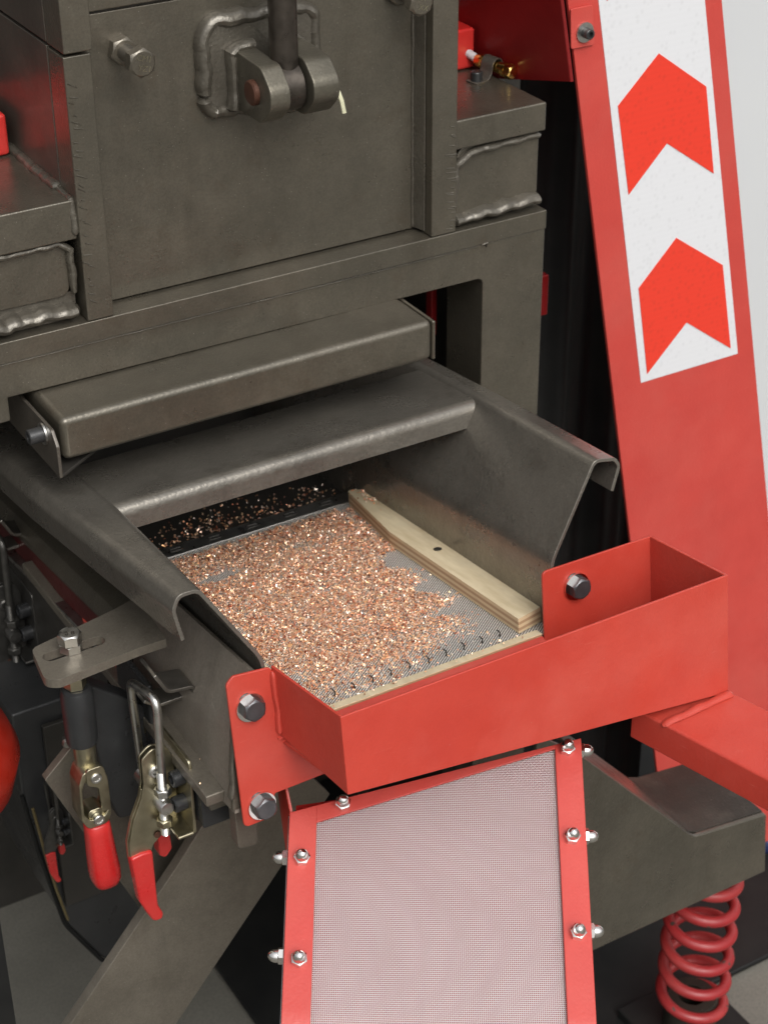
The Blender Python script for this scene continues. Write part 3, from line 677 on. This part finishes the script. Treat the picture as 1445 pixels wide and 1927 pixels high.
# ------------------------------------------------------------------ hook clamps (latch type)
def hook_clamp(label):
    o = thing('latch_clamp', (-.2, -.18, .36), label, 'clamp', 'latch clamps along the hopper side')
    # hook bracket welded to the casing: bent plate with two ears
    jp = fillet([(-.1760, .4640), (-.1775, .4800), (-.1990, .4830), (-.2080, .5010)], [0, .006, .008, 0], 6)
    ol = offs2([(p.x, p.y) for p in jp], .0030)
    MB().prism([(p.x, -.1890, p.y) for p in ol], (0, .0260, 0)).build('hook_plate', 'rodend', o, .0007)
    jp = fillet([(-.1790, .4600), (-.2010, .4600), (-.2120, .4680)], [0, .006, 0], 6)
    ol = offs2([(p.x, p.y) for p in jp], .0030)
    MB().prism([(p.x, -.1720, p.y) for p in ol], (0, .0200, 0)).build('hook_plate', 'rodend', o, .0007)
    # U bolt
    ub = fillet([(-.2150, -.1970, .3640), (-.2130, -.1970, .4860), (-.2165, -.1550, .4770), (-.2130, -.1550, .3800)], [0, .010, .010, 0], 7)
    u_ = MB().tube(ub, .0034, 14).build('u_bolt', 'zinc', o)
    p_, r_ = threaded([(-.21475, -.1970, .4180), (-.2151, -.1970, .3560)], .0036); MB().tube(p_, r_, 14).build('bolt_thread', 'zinc', u_)
    MB().hexa((-.2144, -.1970, .3960), (0, 0, 1), .0062, .0118, ph=.1).build('nut', 'zinc', u_)
    MB().hexa((-.2150, -.1970, .3660), (0, 0, 1), .0062, .0112, ph=.45).build('nut', 'yellowzinc', u_)
    MB().lathe((-.2148, -.1850, .3860), (0, -1, 0), [(-.03, .0062), (.0180, .0062), (.0195, .0055), (.020, .002)], 22).build('trunnion', 'zinc', o)
    # base: flange with two socket screws
    fp = fillet([(-.1780, .4290), (-.2010, .4340), (-.2100, .4180), (-.2100, .3720), (-.2000, .3650), (-.1780, .3650)], .004, 3, True)
    bs = fillet([(-.1920, .4330), (-.2360, .4330), (-.2360, .4330)], .001, 2)
    fy = fillet([(-.2150, .4330), (-.1560, .4330), (-.1560, .3600), (-.2150, .3600)], [.006, .006, .006, .006], 5, True)
    MB().prism([(-.1965, p.x, p.y) for p in fy], (-.0026, 0, 0)).build('base_flange', 'yellowzinc', o, .0006)
    MB().prism([(-.1990, p.x, p.y) for p in fillet([(-.2150, .3640), (-.1850, .3640), (-.1850, .3610), (-.2150, .3610)], .001, 2, True)], (-.0130, 0, 0)).build('base_lip', 'yellowzinc', o, .0006)
    for z in (.4110, .3860):
        mb = MB(); mb.lathe((-.1991, -.2020, z), (-1, -.05, 0), [(0, .0066), (.0092, .0066), (.0100, .0058), (.0100, .0034), (.006, .0034)], 20); mb.build('socket_screw', 'black', o)
    # handle: two side plates with the bent profile, joined along the left edge
    blade = [(-.2266, .4290), (-.2180, .4362), (-.2050, .4330), (-.2010, .4200), (-.2000, .3776), (-.2035, .3523), (-.2161, .3500), (-.2235, .3440), (-.2262, .3350),
             (-.2268, .2914), (-.2310, .2880), (-.2392, .2930), (-.2432, .3400), (-.2431, .3520), (-.2377, .3737), (-.2299, .3915), (-.2268, .4050)]
    bf = fillet(blade, [.006, .008, .006, .01, .01, .008, .008, .006, .008, .003, 0, .003, .01, .012, .012, .012, .01], 5, True)
    MB().prism([(p.x, -.1905, p.y) for p in bf], (0, .0022, 0)).build('handle_plate', 'yellowzinc', o, .0007)
    MB().prism([(p.x, -.1850, p.y) for p in bf], (0, .0022, 0)).build('handle_plate', 'yellowzinc', o, .0007)
    sp = fillet([(-.2440, .3380), (-.2440, .3540), (-.2385, .3745), (-.2305, .3925), (-.2285, .4000)], [0, .01, .01, .008, 0], 5)
    ol = offs2([(p.x, p.y) for p in sp], -.0018)
    MB().prism([(p.x, -.1884, p.y) for p in ol], (0, .0036, 0)).build('handle_spine', 'yellowzinc', o, .0005)
    for x, z in ((-.2165, .4150),):
        mb = MB(); mb.lathe((x, -.1905, z), (0, -1, 0), [(0, .0058), (.0015, .0058), (.0024, .0044), (.0024, .003), (.0012, .0026)], 20); mb.build('rivet', 'zinc', o)
    MB().lathe((-.2195, -.1912, .3530), (0, -1, 0), [(0, .0030), (.0008, .0030)], 14).build('pivot_hole', 'coppin', o)
    # red dipped end
    gp = [(-.2440, .3400), (-.2340, .3412), (-.2254, .3398), (-.2252, .2950), (-.2250, .2820), (-.2212, .2720), (-.2225, .2670), (-.2300, .2672), (-.2352, .2790), (-.2402, .2930)]
    gf = fillet(gp, [.003, 0, .003, .01, .008, .006, .006, .006, .008, .008], 5, True)
    gp_ = MB(); gp_.prism([(p.x, -.1935, p.y) for p in gf], (0, .0105, 0)); gp_.build('vinyl_grip', 'vinyl', o, .0036, 4)
    MB().prism(fillet([(-.2060, -.158, .3260), (-.1965, -.158, .3290), (-.1950, -.158, .3020), (-.2010, -.158, .2940), (-.2065, -.158, .2990)], .004, 4, True), (0, .012, 0)).build('release_grip', 'vinyl', o, .003, 3)
    MB().prism(fillet([(-.2050, -.1570, .352), (-.1960, -.1570, .352), (-.1970, -.1570, .325), (-.2050, -.1570, .323)], .002, 2, True), (0, .009, 0)).build('release_lever', 'yellowzinc', o, .0008)
    return o
hc = hook_clamp('yellow zinc latch clamp with red dipped handle hanging next to the red tray bracket')
def copy_tree(src, parent=None):
    c = src.copy(); COL.objects.link(c)
    if parent: c.parent = parent
    for ch in src.children: copy_tree(ch, c)
    return c
h2 = copy_tree(hc); h2.location = hc.location + VV((-.002, .322, -.035))
for c_ in h2.children_recursive:                       # its steel is darkened to carry the shade there
    for sl2 in c_.material_slots:
        if sl2.material in (M['yellowzinc'], M['zinc']):
            sl2.link = 'OBJECT'; sl2.material = M['shadesteel']
h3 = copy_tree(hc); h3.scale = (.5, .5, .5); h3.location = (-.222, .032, .185)
h3['label'] = 'small latch clamp in shade-darkened steel low on the dark fan casing behind the plunger clamp'
for c_ in h3.children_recursive:  # shade goes into this copy's steel colour too
    for sl2 in c_.material_slots:
        if sl2.material in (M['yellowzinc'], M['zinc'], M['rodend']):
            sl2.link = 'OBJECT'; sl2.material = M['shadesteel']
h2['label'] = 'latch clamp in shade-darkened steel with red grip at the left edge behind the slotted bracket'

# big red rounded cap at the left edge
o = MB().lathe((-.345, -.06, .385), (.15, -.3, 1), [(-.075, .004), (-.066, .030), (-.045, .050), (-.015, .0600), (.02, .060), (.04, .050), (.06, .035), (.085, .022)], 40).build('red_dome', 'domered', loc=(-.345, -.06, .31), ang=60)
tag(o, 'large smooth orange red rounded dome cut off by the left edge of the photo', 'dome')

# ------------------------------------------------------------------ red collecting tray
T = thing('collecting_tray', D(.03, -.05, -.06), 'red sheet steel collecting tray bolted to the front of the hopper', 'tray')
th = .0022; vf = -.0887
mb = MB()
mb.prism([D(-.1400, vf, -.0019), D(.1990, vf, -.0019), D(.2003, vf, -.1063), D(-.1400, vf, -.0655)], DV * th); mb.build('front_plate', 'red', T, .0007)
mb = MB(); mb.loft([D(-.1400, vf + th, -.0019), D(-.1400, vf + th, -.0655), D(-.1480, -.0003, -.0560), D(-.1480, -.0003, .0005)],
                   [D(-.1378, vf + th, -.0019), D(-.1378, vf + th, -.0655), D(-.1458, -.0003, -.0560), D(-.1458, -.0003, .0005)]); mb.build('side_plate', 'red', T, .0006)
mb = MB(); mb.loft([D(.1968, vf + th, -.0019), D(.1968, vf + th, -.1060), D(.1912, -.0020, -.1060), D(.1912, -.0020, -.0003)],
                   [D(.1990, vf + th, -.0019), D(.1990, vf + th, -.1060), D(.1935, -.0020, -.1060), D(.1935, -.0020, -.0003)]); mb.build('side_plate', 'red', T, .0006)
rr = fillet([(.0872, -.1040), (.1936, -.1040), (.1936, -.0003), (.0872, .0012)], [0, 0, .002, .005], 5, True)
mb = MB(); mb.prism([D(p.x, -.0026, p.y) for p in rr], DV * th); mb.build('rear_plate', 'red', T, .0006)
mb = MB(); mb.prism([D(-.1455, -.0026, -.0590), D(.0868, -.0026, -.0590), D(.0868, -.0026, -.0920), D(-.1455, -.0026, -.0640)], DV * th); mb.build('rear_plate', 'red', T, .0006)
mb = MB(); mb.loft([D(-.1378, vf + th, -.0650), D(-.1458, -.0028, -.0650), D(-.1458, -.0028, -.0628), D(-.1378, vf + th, -.0628)],
                   [D(.1965, vf + th, -.1060), D(.1910, -.0028, -.1060), D(.1910, -.0028, -.1038), D(.1965, vf + th, -.1038)]); mb.build('bottom_plate', 'red', T, .0004)
bk = fillet([(-.1850, -.0010), (-.1790, .0040), (-.1500, .0010), (-.1470, -.0040), (-.1470, -.0600), (-.1120, -.0700), (-.1120, -.1035), (-.1575, -.1040), (-.1570, -.1230), (-.1845, -.1235)],
            [.006, .004, .005, 0, 0, 0, .0, .002, .006, .005], 5, True)
mb = MB(); mb.prism([D(p.x, -.0030, p.y) for p in bk], DV * .0026); mb.build('mounting_bracket', 'red', T, .0008)
wb = MB(); wb.bead([D(-.1484, -.0034, -.002), D(-.1482, -.0036, -.030), D(-.1480, -.0036, -.055)], .0030, n=10, wob=.25); wb.build('weld_bead', 'red', T)
def tray_bolt(u, w_):
    mb = MB(); mb.lathe(D(u, -.0031, w_), -DV, [(0, .0112), (.0020, .0112)], 30); ws = mb.build('washer', 'stainless', T)
    mb = MB(); c_ = D(u + .0006, -.0051, w_)
    mb.hexa(c_, -DV, .0068, .0158, ph=random.uniform(0, 1)); mb.build('hex_bolt', 'bolthead', T)
    mb = MB(); mb.lathe(D(u - .002, -.00305, w_ + .0055), -DV, [(0, .0062), (.0002, .0062)], 20); mb.build('slot_shade', 'black', T)  # flat black disc paints the shade in the slot gap
tray_bolt(-.1690, -.0246); tray_bolt(-.1690, -.1092); tray_bolt(.1178, -.0203)
# outlet spout: square tube
sd_ = VV((.262, -.965, 0)).normalized(); sx_ = VV((.965, .262, 0))
p0 = VV((.1346, -.3600, .4318)) - sd_ * .030
A = [p0, p0 + VV((.0680, 0, .0040)), p0 + VV((.0680, 0, -.0260)), p0 + VV((0, 0, -.0300))]
mb = MB(); mb.loft(A, [a + sd_ * .22 for a in A]); mb.build('outlet_tube', 'red', T, .0022, 3)
wb = MB(); q0 = VV((.1336, -.3612, .4310)); wb.bead([q0, q0 + VV((.012, -.002, .0035)), q0 + VV((.040, -.0015, .0042)), q0 + VV((.068, -.001, .0048))], .0038, n=10, wob=.3); wb.build('weld_bead', 'red', T)

# ------------------------------------------------------------------ discharge chute with wire mesh cover
phi, be = R(23.4), R(25)
ch = VV((math.cos(phi), -math.sin(phi), 0)); cg = VV((math.sin(phi) * math.cos(be), math.cos(phi) * math.cos(be), math.sin(be)))
E2 = (cg + ch * .128).normalized(); H2 = (ch - cg * .128).normalized(); N2 = H2.cross(E2)
C0 = VV((-.1461, -.2741, .4007))
BEND, BR = -.1480, .070
def CP(h, e, n=0):
    if e >= BEND: return C0 + H2 * h + E2 * e + N2 * n
    a = min((BEND - e) / BR, R(60)); ex = (BEND - e) - a * BR
    base = C0 + H2 * h + E2 * BEND - N2 * BR
    d = N2 * math.cos(a) - E2 * math.sin(a); tn = -E2 * math.cos(a) - N2 * math.sin(a)
    return base + d * (BR + n) + tn * max(0, ex)
CH = thing('discharge_chute', C0, 'sloping red discharge chute covered with fine steel wire mesh below the red tray', 'chute')
def top_e(h): return .0013 + h * .31
es = [BEND - i * .006 for i in range(0, 14)]
def strip(name, h0, h1, n0, n1, e_top0, e_top1, mat='redpanel', bev=.0006):
    mb = MB(); rows = []
    ee = [None, .0, -.05, -.10] + es
    for i, e in enumerate(ee):
        a = e_top0 if i == 0 else min(e, e_top0 - .001 * i); b_ = e_top1 if i == 0 else min(e, e_top1 - .001 * i)
        rows.append([mb.bm.verts.new(CP(h0, a, n0)), mb.bm.verts.new(CP(h1, b_, n0)), mb.bm.verts.new(CP(h1, b_, n1)), mb.bm.verts.new(CP(h0, a, n1))])
    for i in range(len(rows) - 1):
        for k in range(4): mb.bm.faces.new((rows[i][k], rows[i][(k + 1) % 4], rows[i + 1][(k + 1) % 4], rows[i + 1][k]))
    mb.bm.faces.new(rows[0][::-1]); mb.bm.faces.new(rows[-1]); return mb.build(name, mat, CH, bev)
strip('frame_strip', .0, .0205, .0012, .0038, .0010, top_e(.0205))
strip('frame_strip', .2015, .2220, .0012, .0038, top_e(.2015), top_e(.222))
mb = MB(); mb.prism([CP(.0203, top_e(.0203), .0014), CP(.2017, top_e(.2017), .0014), CP(.2017, top_e(.2017) - .0205 + .017, .0014), CP(.0203, top_e(.0203) - .0180 + .004, .0014)], N2 * .0024)
mb.build('frame_strip', 'redpanel', CH, .0005)
strip('channel_side', .0015, .0040, -.050, -.0010, .000, .000, bev=.0004)
strip('channel_side', .2175, .2205, -.050, -.0010, .064, .064, bev=.0004)
strip('channel_floor', .0042, .2173, -.050, -.0475, .03, .07, mat='reddeep', bev=0)
strip('mesh_backing', .0045, .2170, -.0032, -.0024, .000, .0645, mat='backing', bev=0)  # added sheet, evens out the light between the wires
# woven mesh: two families of crimped wires
pitch = .00150; rw = .00033
mb = MB(); bm = mb.bm
def wirestrip(fn, N):
    prev = None
    for i in range(N):
        c_, s_, n_ = fn(i)
        q = [bm.verts.new(c_ + s_ * rw), bm.verts.new(c_ + n_ * rw), bm.verts.new(c_ - s_ * rw), bm.verts.new(c_ - n_ * rw)]
        if prev:
            for k in range(4): bm.faces.new((prev[k], prev[(k + 1) % 4], q[(k + 1) % 4], q[k]))
        prev = q
def sag(h, e): return .0005 * noise.noise(VV((h * 22, e * 22, 4.0)))
def cn(h, e):
    a = min(max(0, (BEND - e) / BR), R(60)); return N2 * math.cos(a) - E2 * math.sin(a)
h0, h1, e1 = -.0004, .2224, -.206
nh = int((h1 - h0) / pitch)
for i in range(nh + 1):
    h = h0 + i * pitch; te = top_e(min(max(h, .0), .222)) - .001; n_e = int((te - e1) / pitch)
    k0 = int(round((te - e1) / pitch))
    wirestrip(lambda j: (CP(h, e1 + j * pitch, (rw if (i + j) % 2 else -rw) + sag(h, e1 + j * pitch)), H2, cn(h, e1 + j * pitch)), n_e + 1)
ne = int((top_e(h1) - e1) / pitch)
for j in range(ne):
    e = e1 + j * pitch
    hs0 = h0 if e < .0 else (e - .0013) / .31
    i0 = max(0, int(math.ceil((hs0 - h0) / pitch)))
    if nh - i0 < 2: continue
    wirestrip(lambda i: (CP(h0 + (i + i0) * pitch, e, (-rw if (i + i0 + j) % 2 else rw) + sag(h0 + (i + i0) * pitch, e)), E2, cn(h, e)), nh - i0 + 1)
wire = mb.build('mesh_cover', 'wire', CH, ang=80)
def acorn(p, ax_, nm='acorn_nut'):
    ax_ = VV(ax_).normalized()
    mb = MB(); mb.hexa(p, ax_, .0056, .0108, ph=random.uniform(0, 1), cham=.1)
    mb.lathe(VV(p) + ax_ * .0055, ax_, [(0, .0049), (.0025, .0048), (.0046, .0041), (.0062, .0029), (.0070, .0015), (.0073, .0002)], 22)
    mb.build(nm, 'stainless', CH)
for h, e in ((.0105, -.0358), (.0110, -.1130), (.2110, -.0129), (.2118, -.0875), (.2105, .0600), (.0395, .0085), (.0110, -.192)):
    if e > BEND: acorn(CP(h, e, .0038), N2)
for e in (-.0290, -.1050): acorn(CP(.0010, e, -.0110), -H2)
for e in (.0670, -.0050, -.0800): acorn(CP(.2208, e, -.0110), H2)
mb = MB(); mb.loft([CP(.0000, .004, -.0005), CP(.0025, .004, -.0005), CP(.0025, -.030, -.026), CP(.0000, -.030, -.026)],
                   [CP(-.010, .042, .012), CP(-.0075, .042, .012), CP(-.0075, .030, -.026), CP(-.010, .030, -.026)]); mb.build('hanger_tab', 'red', CH, .0006)

# ------------------------------------------------------------------ chevron panel and guard
PN = thing('chevron_panel', (.47, 0, GZ), 'tall red steel panel with a white and red reflective chevron strip', 'warning panel')
def xl(z): return .2773 + (.8811 - z) * .1924
def xr(z): return .4419 + (.8558 - z) * .2249
MB().prism([(xl(1.2), 0, 1.2), (xl(-.19), 0, -.19), (xr(-.19), 0, -.19), (xr(1.2), 0, 1.2)], (0, .004, 0)).build('panel_plate', 'redpanel', PN, .0008)
def sl_(z): return .3083 + (.8763 - z) * (.0750 / .3773)
def sr_(z): return .4222 + (.8588 - z) * (.0795 / .3598)
st = MB().prism([(sl_(1.15), -.0005, 1.15), (sl_(.499), -.0005, .499), (sr_(.499), -.0005, .499), (sr_(1.15), -.0005, 1.15)], (0, .0004, 0)).build('reflective_strip', 'white', PN)
def chev(P): MB().prism([(x, -.0011, z) for x, z in P], (0, .0005, 0)).build('red_chevron', 'chevron', st)
A1 = [(.3758, .8201), (.4317, .7809), (.4495, .6960), (.3921, .7361), (.3530, .6957), (.3350, .7807)]
A2 = [(.4119, .6413), (.4709, .6005), (.4914, .5075), (.4327, .5503), (.3896, .5070), (.3719, .6002)]
chev(A1); chev(A2); chev([(x - .0362, z + .1787) for x, z in A1])
GD = thing('red_guard', (.25, .05, .81), 'red folded guard sheet, colour darkened for shade, bolted to the chevron panel near the top', 'guard')
MB().prism(fillet([(.2815, -.0026, .8398), (.3050, -.0026, .8398), (.3010, -.0026, .8740), (.2790, -.0026, .8740)], .002, 3, True), (0, .0020, 0)).build('bolt_tab', 'redpanel', GD, .0005)
f0 = VV((.2822, -.0016, 0)); d1 = VV((-.12, .99, 0)).normalized()
path = [f0 + VV((.003, 0, 0)), f0, f0 + d1 * .32]
pf = fillet(path, [0, .010, 0], 8)
ol = offs2([(p.x, p.y) for p in pf], -.0022)
def gz(p): 
    return .8115
def lean(x, z): return -(z - .8115) * .19
bot = [VV((p.x + .0008, p.y, .8115 - max(0, p.y) * .235)) for p in ol]; top = [VV((p.x - .192 * .34, p.y, 1.15)) for p in ol]
MB().loft(bot, top).build('guard_sheet', 'redshade', GD, .0004, ang=25)
mb = MB(); mb.lathe((.2938, -.0027, .8525), (0, -1, 0), [(0, .0085), (.0016, .0085)], 30); mb.build('washer', 'zinc', GD)
mb = MB(); mb.lathe((.2938, -.0043, .8525), (0, -1, 0), [(0, .0044), (.0070, .0044), (.0076, .0038), (.0076, .0024), (.004, .0024), (.0038, .0004)], 22); mb.build('socket_screw', 'black', GD)
# slits between guard flange and panel are the open gap along the fold

# black rubber curtain hanging between column and panel
mb = MB(); prof = []
for k in range(61):
    q = k / 60; x = .306 + q * .210; prof.append((x, .10 + q * .02 + .009 * math.sin(q * 17) + .003 * math.sin(q * 41)))
ol = offs2(prof, .003)
mb.prism([(p.x, p.y, GZ + .05) for p in ol], (0, 0, 1.02))
o = mb.build('rubber_curtain', 'rubber', loc=(.35, .11, GZ + .05), ang=60)
tag(o, 'folded black rubber curtain hanging between the steel column and the red panel', 'curtain')
o = MB().box(.272, .3280, .078, .090, .552, .594).build('red_bar', 'redshade', bevel=.002, loc=(.33, .07, .53))
tag(o, 'short dark red bar half hidden behind the right steel column', 'bar')
o = MB().box(-.9, .655, .43, .48, GZ + .002, 1.6).build('blackout_shroud', 'dark', loc=(-.1, .64, GZ))  # added backdrop, keeps the gaps behind the housing black
tag(o, 'added dark shroud that keeps the space behind the housing black', 'shroud')

# ------------------------------------------------------------------ right support bracket and spring
SB = thing('support_bracket', (.28, -.2, .04), 'grey folded steel support bracket resting on the red coil spring', 'bracket')
fp = [(.12, .3310), (.1656, .2908), (.3020, .1375), (.3090, .1312), (.3180, .1292), (.4000, .1180), (.4080, .0395), (.2820, .0480), (.1900, .0410), (.10, .0390)]
fp = [(.12, .3310), (.1656, .2908), (.3020, .1375), (.3110, .1300), (.3220, .1284), (.4000, .1175), (.4085, .0400), (.10, .0395)]
MB().prism([(x, -.22, z) for x, z in fp], (0, .006, 0)).build('front_web', 'steel', SB, .0012)
mb = MB(); mb.loft([(.1656, -.2140, .2908), (.3050, -.2140, .1350), (.3030, -.2140, .1320), (.1630, -.2140, .2880)],
                   [(.1656, -.1250, .2908), (.3050, -.1250, .1350), (.3030, -.1250, .1320), (.1630, -.1250, .2880)]); mb.build('sloped_flange', 'steel', SB, .0006)
mb = MB(); mb.loft([(.3055, -.2138, .1345), (.3180, -.2138, .1290), (.4000, -.2138, .1180), (.4000, -.2138, .1150), (.3180, -.2138, .1260), (.3055, -.2138, .1315)],
                   [(.3055, -.1200, .1345), (.3180, -.1200, .1290), (.4000, -.1200, .1180), (.4000, -.1200, .1150), (.3180, -.1200, .1260), (.3055, -.1200, .1315)]); mb.build('top_flange', 'column', SB, .0006)
MB().box(.10, .4050, -.2135, -.10, .0400, .0450).build('bottom_flange', 'steel', SB, .0006)
SX, SY = .376, -.1700
MB().lathe((SX, SY, .0050), (0, 0, 1), [(0, .026), (.004, .030), (.0345, .030)], 32).build('spring_cup', 'steel', SB, ang=40)
SP = thing('coil_spring', (SX, SY, -.2), 'red painted coil spring with chipped coils under the grey support bracket', 'spring')
pts = []; N = 260; turns = 5.8; zt, zb = .0230, -.178
for i in range(N + 1):
    q = i / N; a = q * turns * 2 * math.pi + 2.4
    zz = zt + (zb - zt) * (q if 0 < q < 1 else q)
    rr = .0335
    pts.append(VV((SX + math.cos(a) * rr, SY + math.sin(a) * rr, zz)))
MB().tube(pts, .0060, 16).build('coil', 'springred', SP, ang=60)
MB().lathe((SX, SY, -.2000), (0, 0, 1), [(0, .0285), (.036, .0285), (.040, .0260), (.040, .0145), (.012, .0140), (.012, .001)], 32).build('spring_seat', 'column', SP, ang=40)
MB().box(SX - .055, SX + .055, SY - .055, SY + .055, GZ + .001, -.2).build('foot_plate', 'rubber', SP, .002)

# ------------------------------------------------------------------ lower left background
o = thing('fan_casing', (-.19, .06, .1), 'dark fan casing with a curved lower edge standing behind the clamps', 'casing')
dr = fillet([(-.2500, .2300), (-.2422, .1620), (-.2263, .0608), (-.1915, -.0076), (-.1500, -.0110), (-.06, -.0110), (-.06, .32), (-.2500, .32)], [0, .05, .05, .02, 0, 0, 0, 0], 8, True)
MB().prism([(p.x, .052, p.y) for p in dr], (0, .16, 0)).build('casing_body', 'black', o, .003, 3)
rim = fillet([(-.2510, .051, .2300), (-.2430, .051, .1620), (-.2270, .051, .0608), (-.1920, .051, -.0090), (-.1500, .051, -.0125)], [0, .05, .05, .02, 0], 8)
MB().tube(rim, .0022, 8).build('edge_trim', 'rubber', o)
MB().tube([(-.2440, .047, .2150), (-.2410, .046, .1850), (-.2375, .046, .1500), (-.2320, .046, .1100), (-.2250, .046, .0700)], .0014, 8).build('braided_cable', 'braid', o)
MB().box(-.2250, -.08, .046, .0515, .086, .30).build('casing_cover', 'dark', o, .001)
mb = MB()
mb.tube([(-.2520, .046, .215), (-.2450, .044, .190), (-.2420, .044, .165), (-.2370, .044, .150)], [.002, .003, .003, .002], 10)
mb.bm.free()
o = MB().prism([(-.3800, -.2, .38), (-.3540, -.2, .3600), (-.3535, -.2, GZ + .001), (-.3800, -.2, GZ + .001)], (0, .03, 0)).build('rubber_flap', 'rubber', loc=(-.36, -.2, GZ + .001))
tag(o, 'black rubber flap edge at the lower left corner', 'flap')

o = MB().tube([(.62, .02, GZ + .02), (.70, .0, GZ + .022), (.80, .06, GZ + .02)], .02, 14).build('blue_hose', 'blue', loc=(.66, 0, GZ))
tag(o, 'blurred blue hose on the ground right of the support bracket', 'hose')
def leaf(x, y, z, s, label):
    mb = MB(); pts = [(-1, 0), (-.4, .4), (.3, .45), (1, 0), (.3, -.4), (-.4, -.45)]
    vs = [mb.bm.verts.new(VV((x + a * s, y + b_ * s * .5, z + b_ * s + abs(a) * s * .2))) for a, b_ in pts]; mb.bm.faces.new(vs)
    ex = bmesh.ops.extrude_face_region(mb.bm, geom=list(mb.bm.faces)); bmesh.ops.translate(mb.bm, verts=[g for g in ex['geom'] if isinstance(g, bmesh.types.BMVert)], vec=(0, -.0006, 0))
    o_ = mb.build('leaf', 'leaf', loc=(x, y, z)); tag(o_, label, 'leaf')
leaf(.62, -.13, GZ + .006, .012, 'small yellow leaf lying on the ground near the spring')

# ------------------------------------------------------------------ copper granules
mb = MB(); bm = mb.bm; layer = bm.loops.layers.float_color.new('Col')
ICO = [VV((1, 1, 1)), VV((-1, -1, 1)), VV((-1, 1, -1)), VV((1, -1, -1))]
CUBE = [VV((x, y, z)) for x in (-1, 1) for y in (-1, 1) for z in (-1, 1)]
CF = [(0, 1, 3, 2), (4, 6, 7, 5), (0, 4, 5, 1), (2, 3, 7, 6), (0, 2, 6, 4), (1, 5, 7, 3)]
def chunk(p, s, flat=1.0):
    rot = Matrix.Rotation(random.uniform(0, 6.28), 3, VV((random.gauss(0, 1), random.gauss(0, 1), random.gauss(0, 1))))
    sx, sy, sz2 = s * random.uniform(.6, 1.7), s * random.uniform(.45, 1.0), s * random.uniform(.2, .7)
    vs = [bm.verts.new(p + rot @ VV((c_.x * sx * random.uniform(.6, 1.1), c_.y * sy * random.uniform(.6, 1.1), c_.z * sz2 * random.uniform(.6, 1.1)))) for c_ in CUBE]
    r_ = random.random()
    if r_ < .12: col = (.30 + random.random() * .14, .115, .06)
    elif r_ < .42: col = (.86 + random.random() * .12, .42 + random.random() * .09, .23 + random.random() * .07)
    elif r_ < .85: col = (.95 + random.random() * .05, .61 + random.random() * .10, .39 + random.random() * .10)
    else: col = (.99, .86, .72)
    for q in CF:
        f = bm.faces.new([vs[k] for k in q])
        for l in f.loops: l[layer] = (*col, 1)
def cover(u, v):
    """how densely the screen is covered (0..1)"""
    if v > .303 + .004 * noise.noise(VV((u * 60, 0, 3))): return 0
    gu = .0735 if v < .212 else .0735 + (v - .212) * .13
    if u > gu - .001 or u < -.150: return 0
    if u < -.108 and v < .25: return 0
    n = noise.noise(VV((u * 34, v * 34, 2.2))); n2 = noise.noise(VV((u * 110, v * 110, 7.1)))
    right_edge = .0735 - max(0, .24 - v) * .02
    d = 1.45 + n * .60 + n2 * .45
    # thins out toward the front right corner and the front edge
    front = v - (.022 + max(0, u + .03) * .36); d *= max(.02, min(1, (front + .016) / .075))
    rt = right_edge - u; d *= max(.05, min(1, (rt - .004) / .026)) if v < .20 else max(.5, min(1, rt / .006))
    # bare patches where the twill shows
    for pu, pv, a, b_, k in ((-.078, .252, .026, .009, 2.0), (-.005, .260, .022, .005, 1.5), (.030, .268, .016, .004, 1.1), (-.012, .172, .010, .008, 1.0), (-.104, .150, .008, .015, 1.0), (.062, .185, .010, .014, 1.3), (.055, .125, .012, .010, 1.0), (.045, .080, .02, .006, 1.0), (-.10, .06, .010, .010, .8)):
        q = ((u - pu) / a) ** 2 + ((v - pv) / b_) ** 2
        if q < 3: d -= k * math.exp(-q)
    return max(0, min(1.3, d))
cnt = 0
while cnt < 42000:
    u, v = random.uniform(-.150, .09), random.uniform(.003, .305)
    c_ = cover(u, v)
    if random.random() > c_: continue
    hgt = .0004 + (random.random() ** 1.3) * .0042 * max(0, min(1, (c_ - .35) * 1.5))
    chunk(D(u, v, -.0556 + hgt), (random.uniform(.00024, .00050) if random.random() < .6 else random.uniform(.00045, .00088) if random.random() < .96 else random.uniform(.0009, .0014))); cnt += 1
for k in range(560):                                   # spilled granules on the feed floor behind
    u = random.uniform(-.15, .095); v = .338 + abs(random.gauss(0, .024)) + .012 * noise.noise(VV((u * 40, 0, 1)))
    if random.random() > (.95 - (u + .15) * 2.2) and random.random() > .3: continue
    chunk(D(u, v, -.0583 + random.random() * .0006), random.uniform(.0005, .0011))
for k in range(45):
    chunk(D(.094 + random.gauss(0, .004), .285 + random.gauss(0, .012), -.0412), random.uniform(.0005, .0010))
for k in range(30):
    chunk(D(random.uniform(-.14, .07), random.uniform(.001, .010), -.0516), random.uniform(.0005, .0009))
for k in range(10): chunk(VV((random.uniform(-.200, -.178), random.uniform(-.245, -.12), .4258)), random.uniform(.0004, .0008))
gr = mb.build('copper_granules', 'copper', loc=D(-.03, .15, -.0555), ang=10)
gr['kind'] = 'stuff'; tag(gr, 'heap of shiny chopped copper granules spread over the woven screen', 'copper granules')
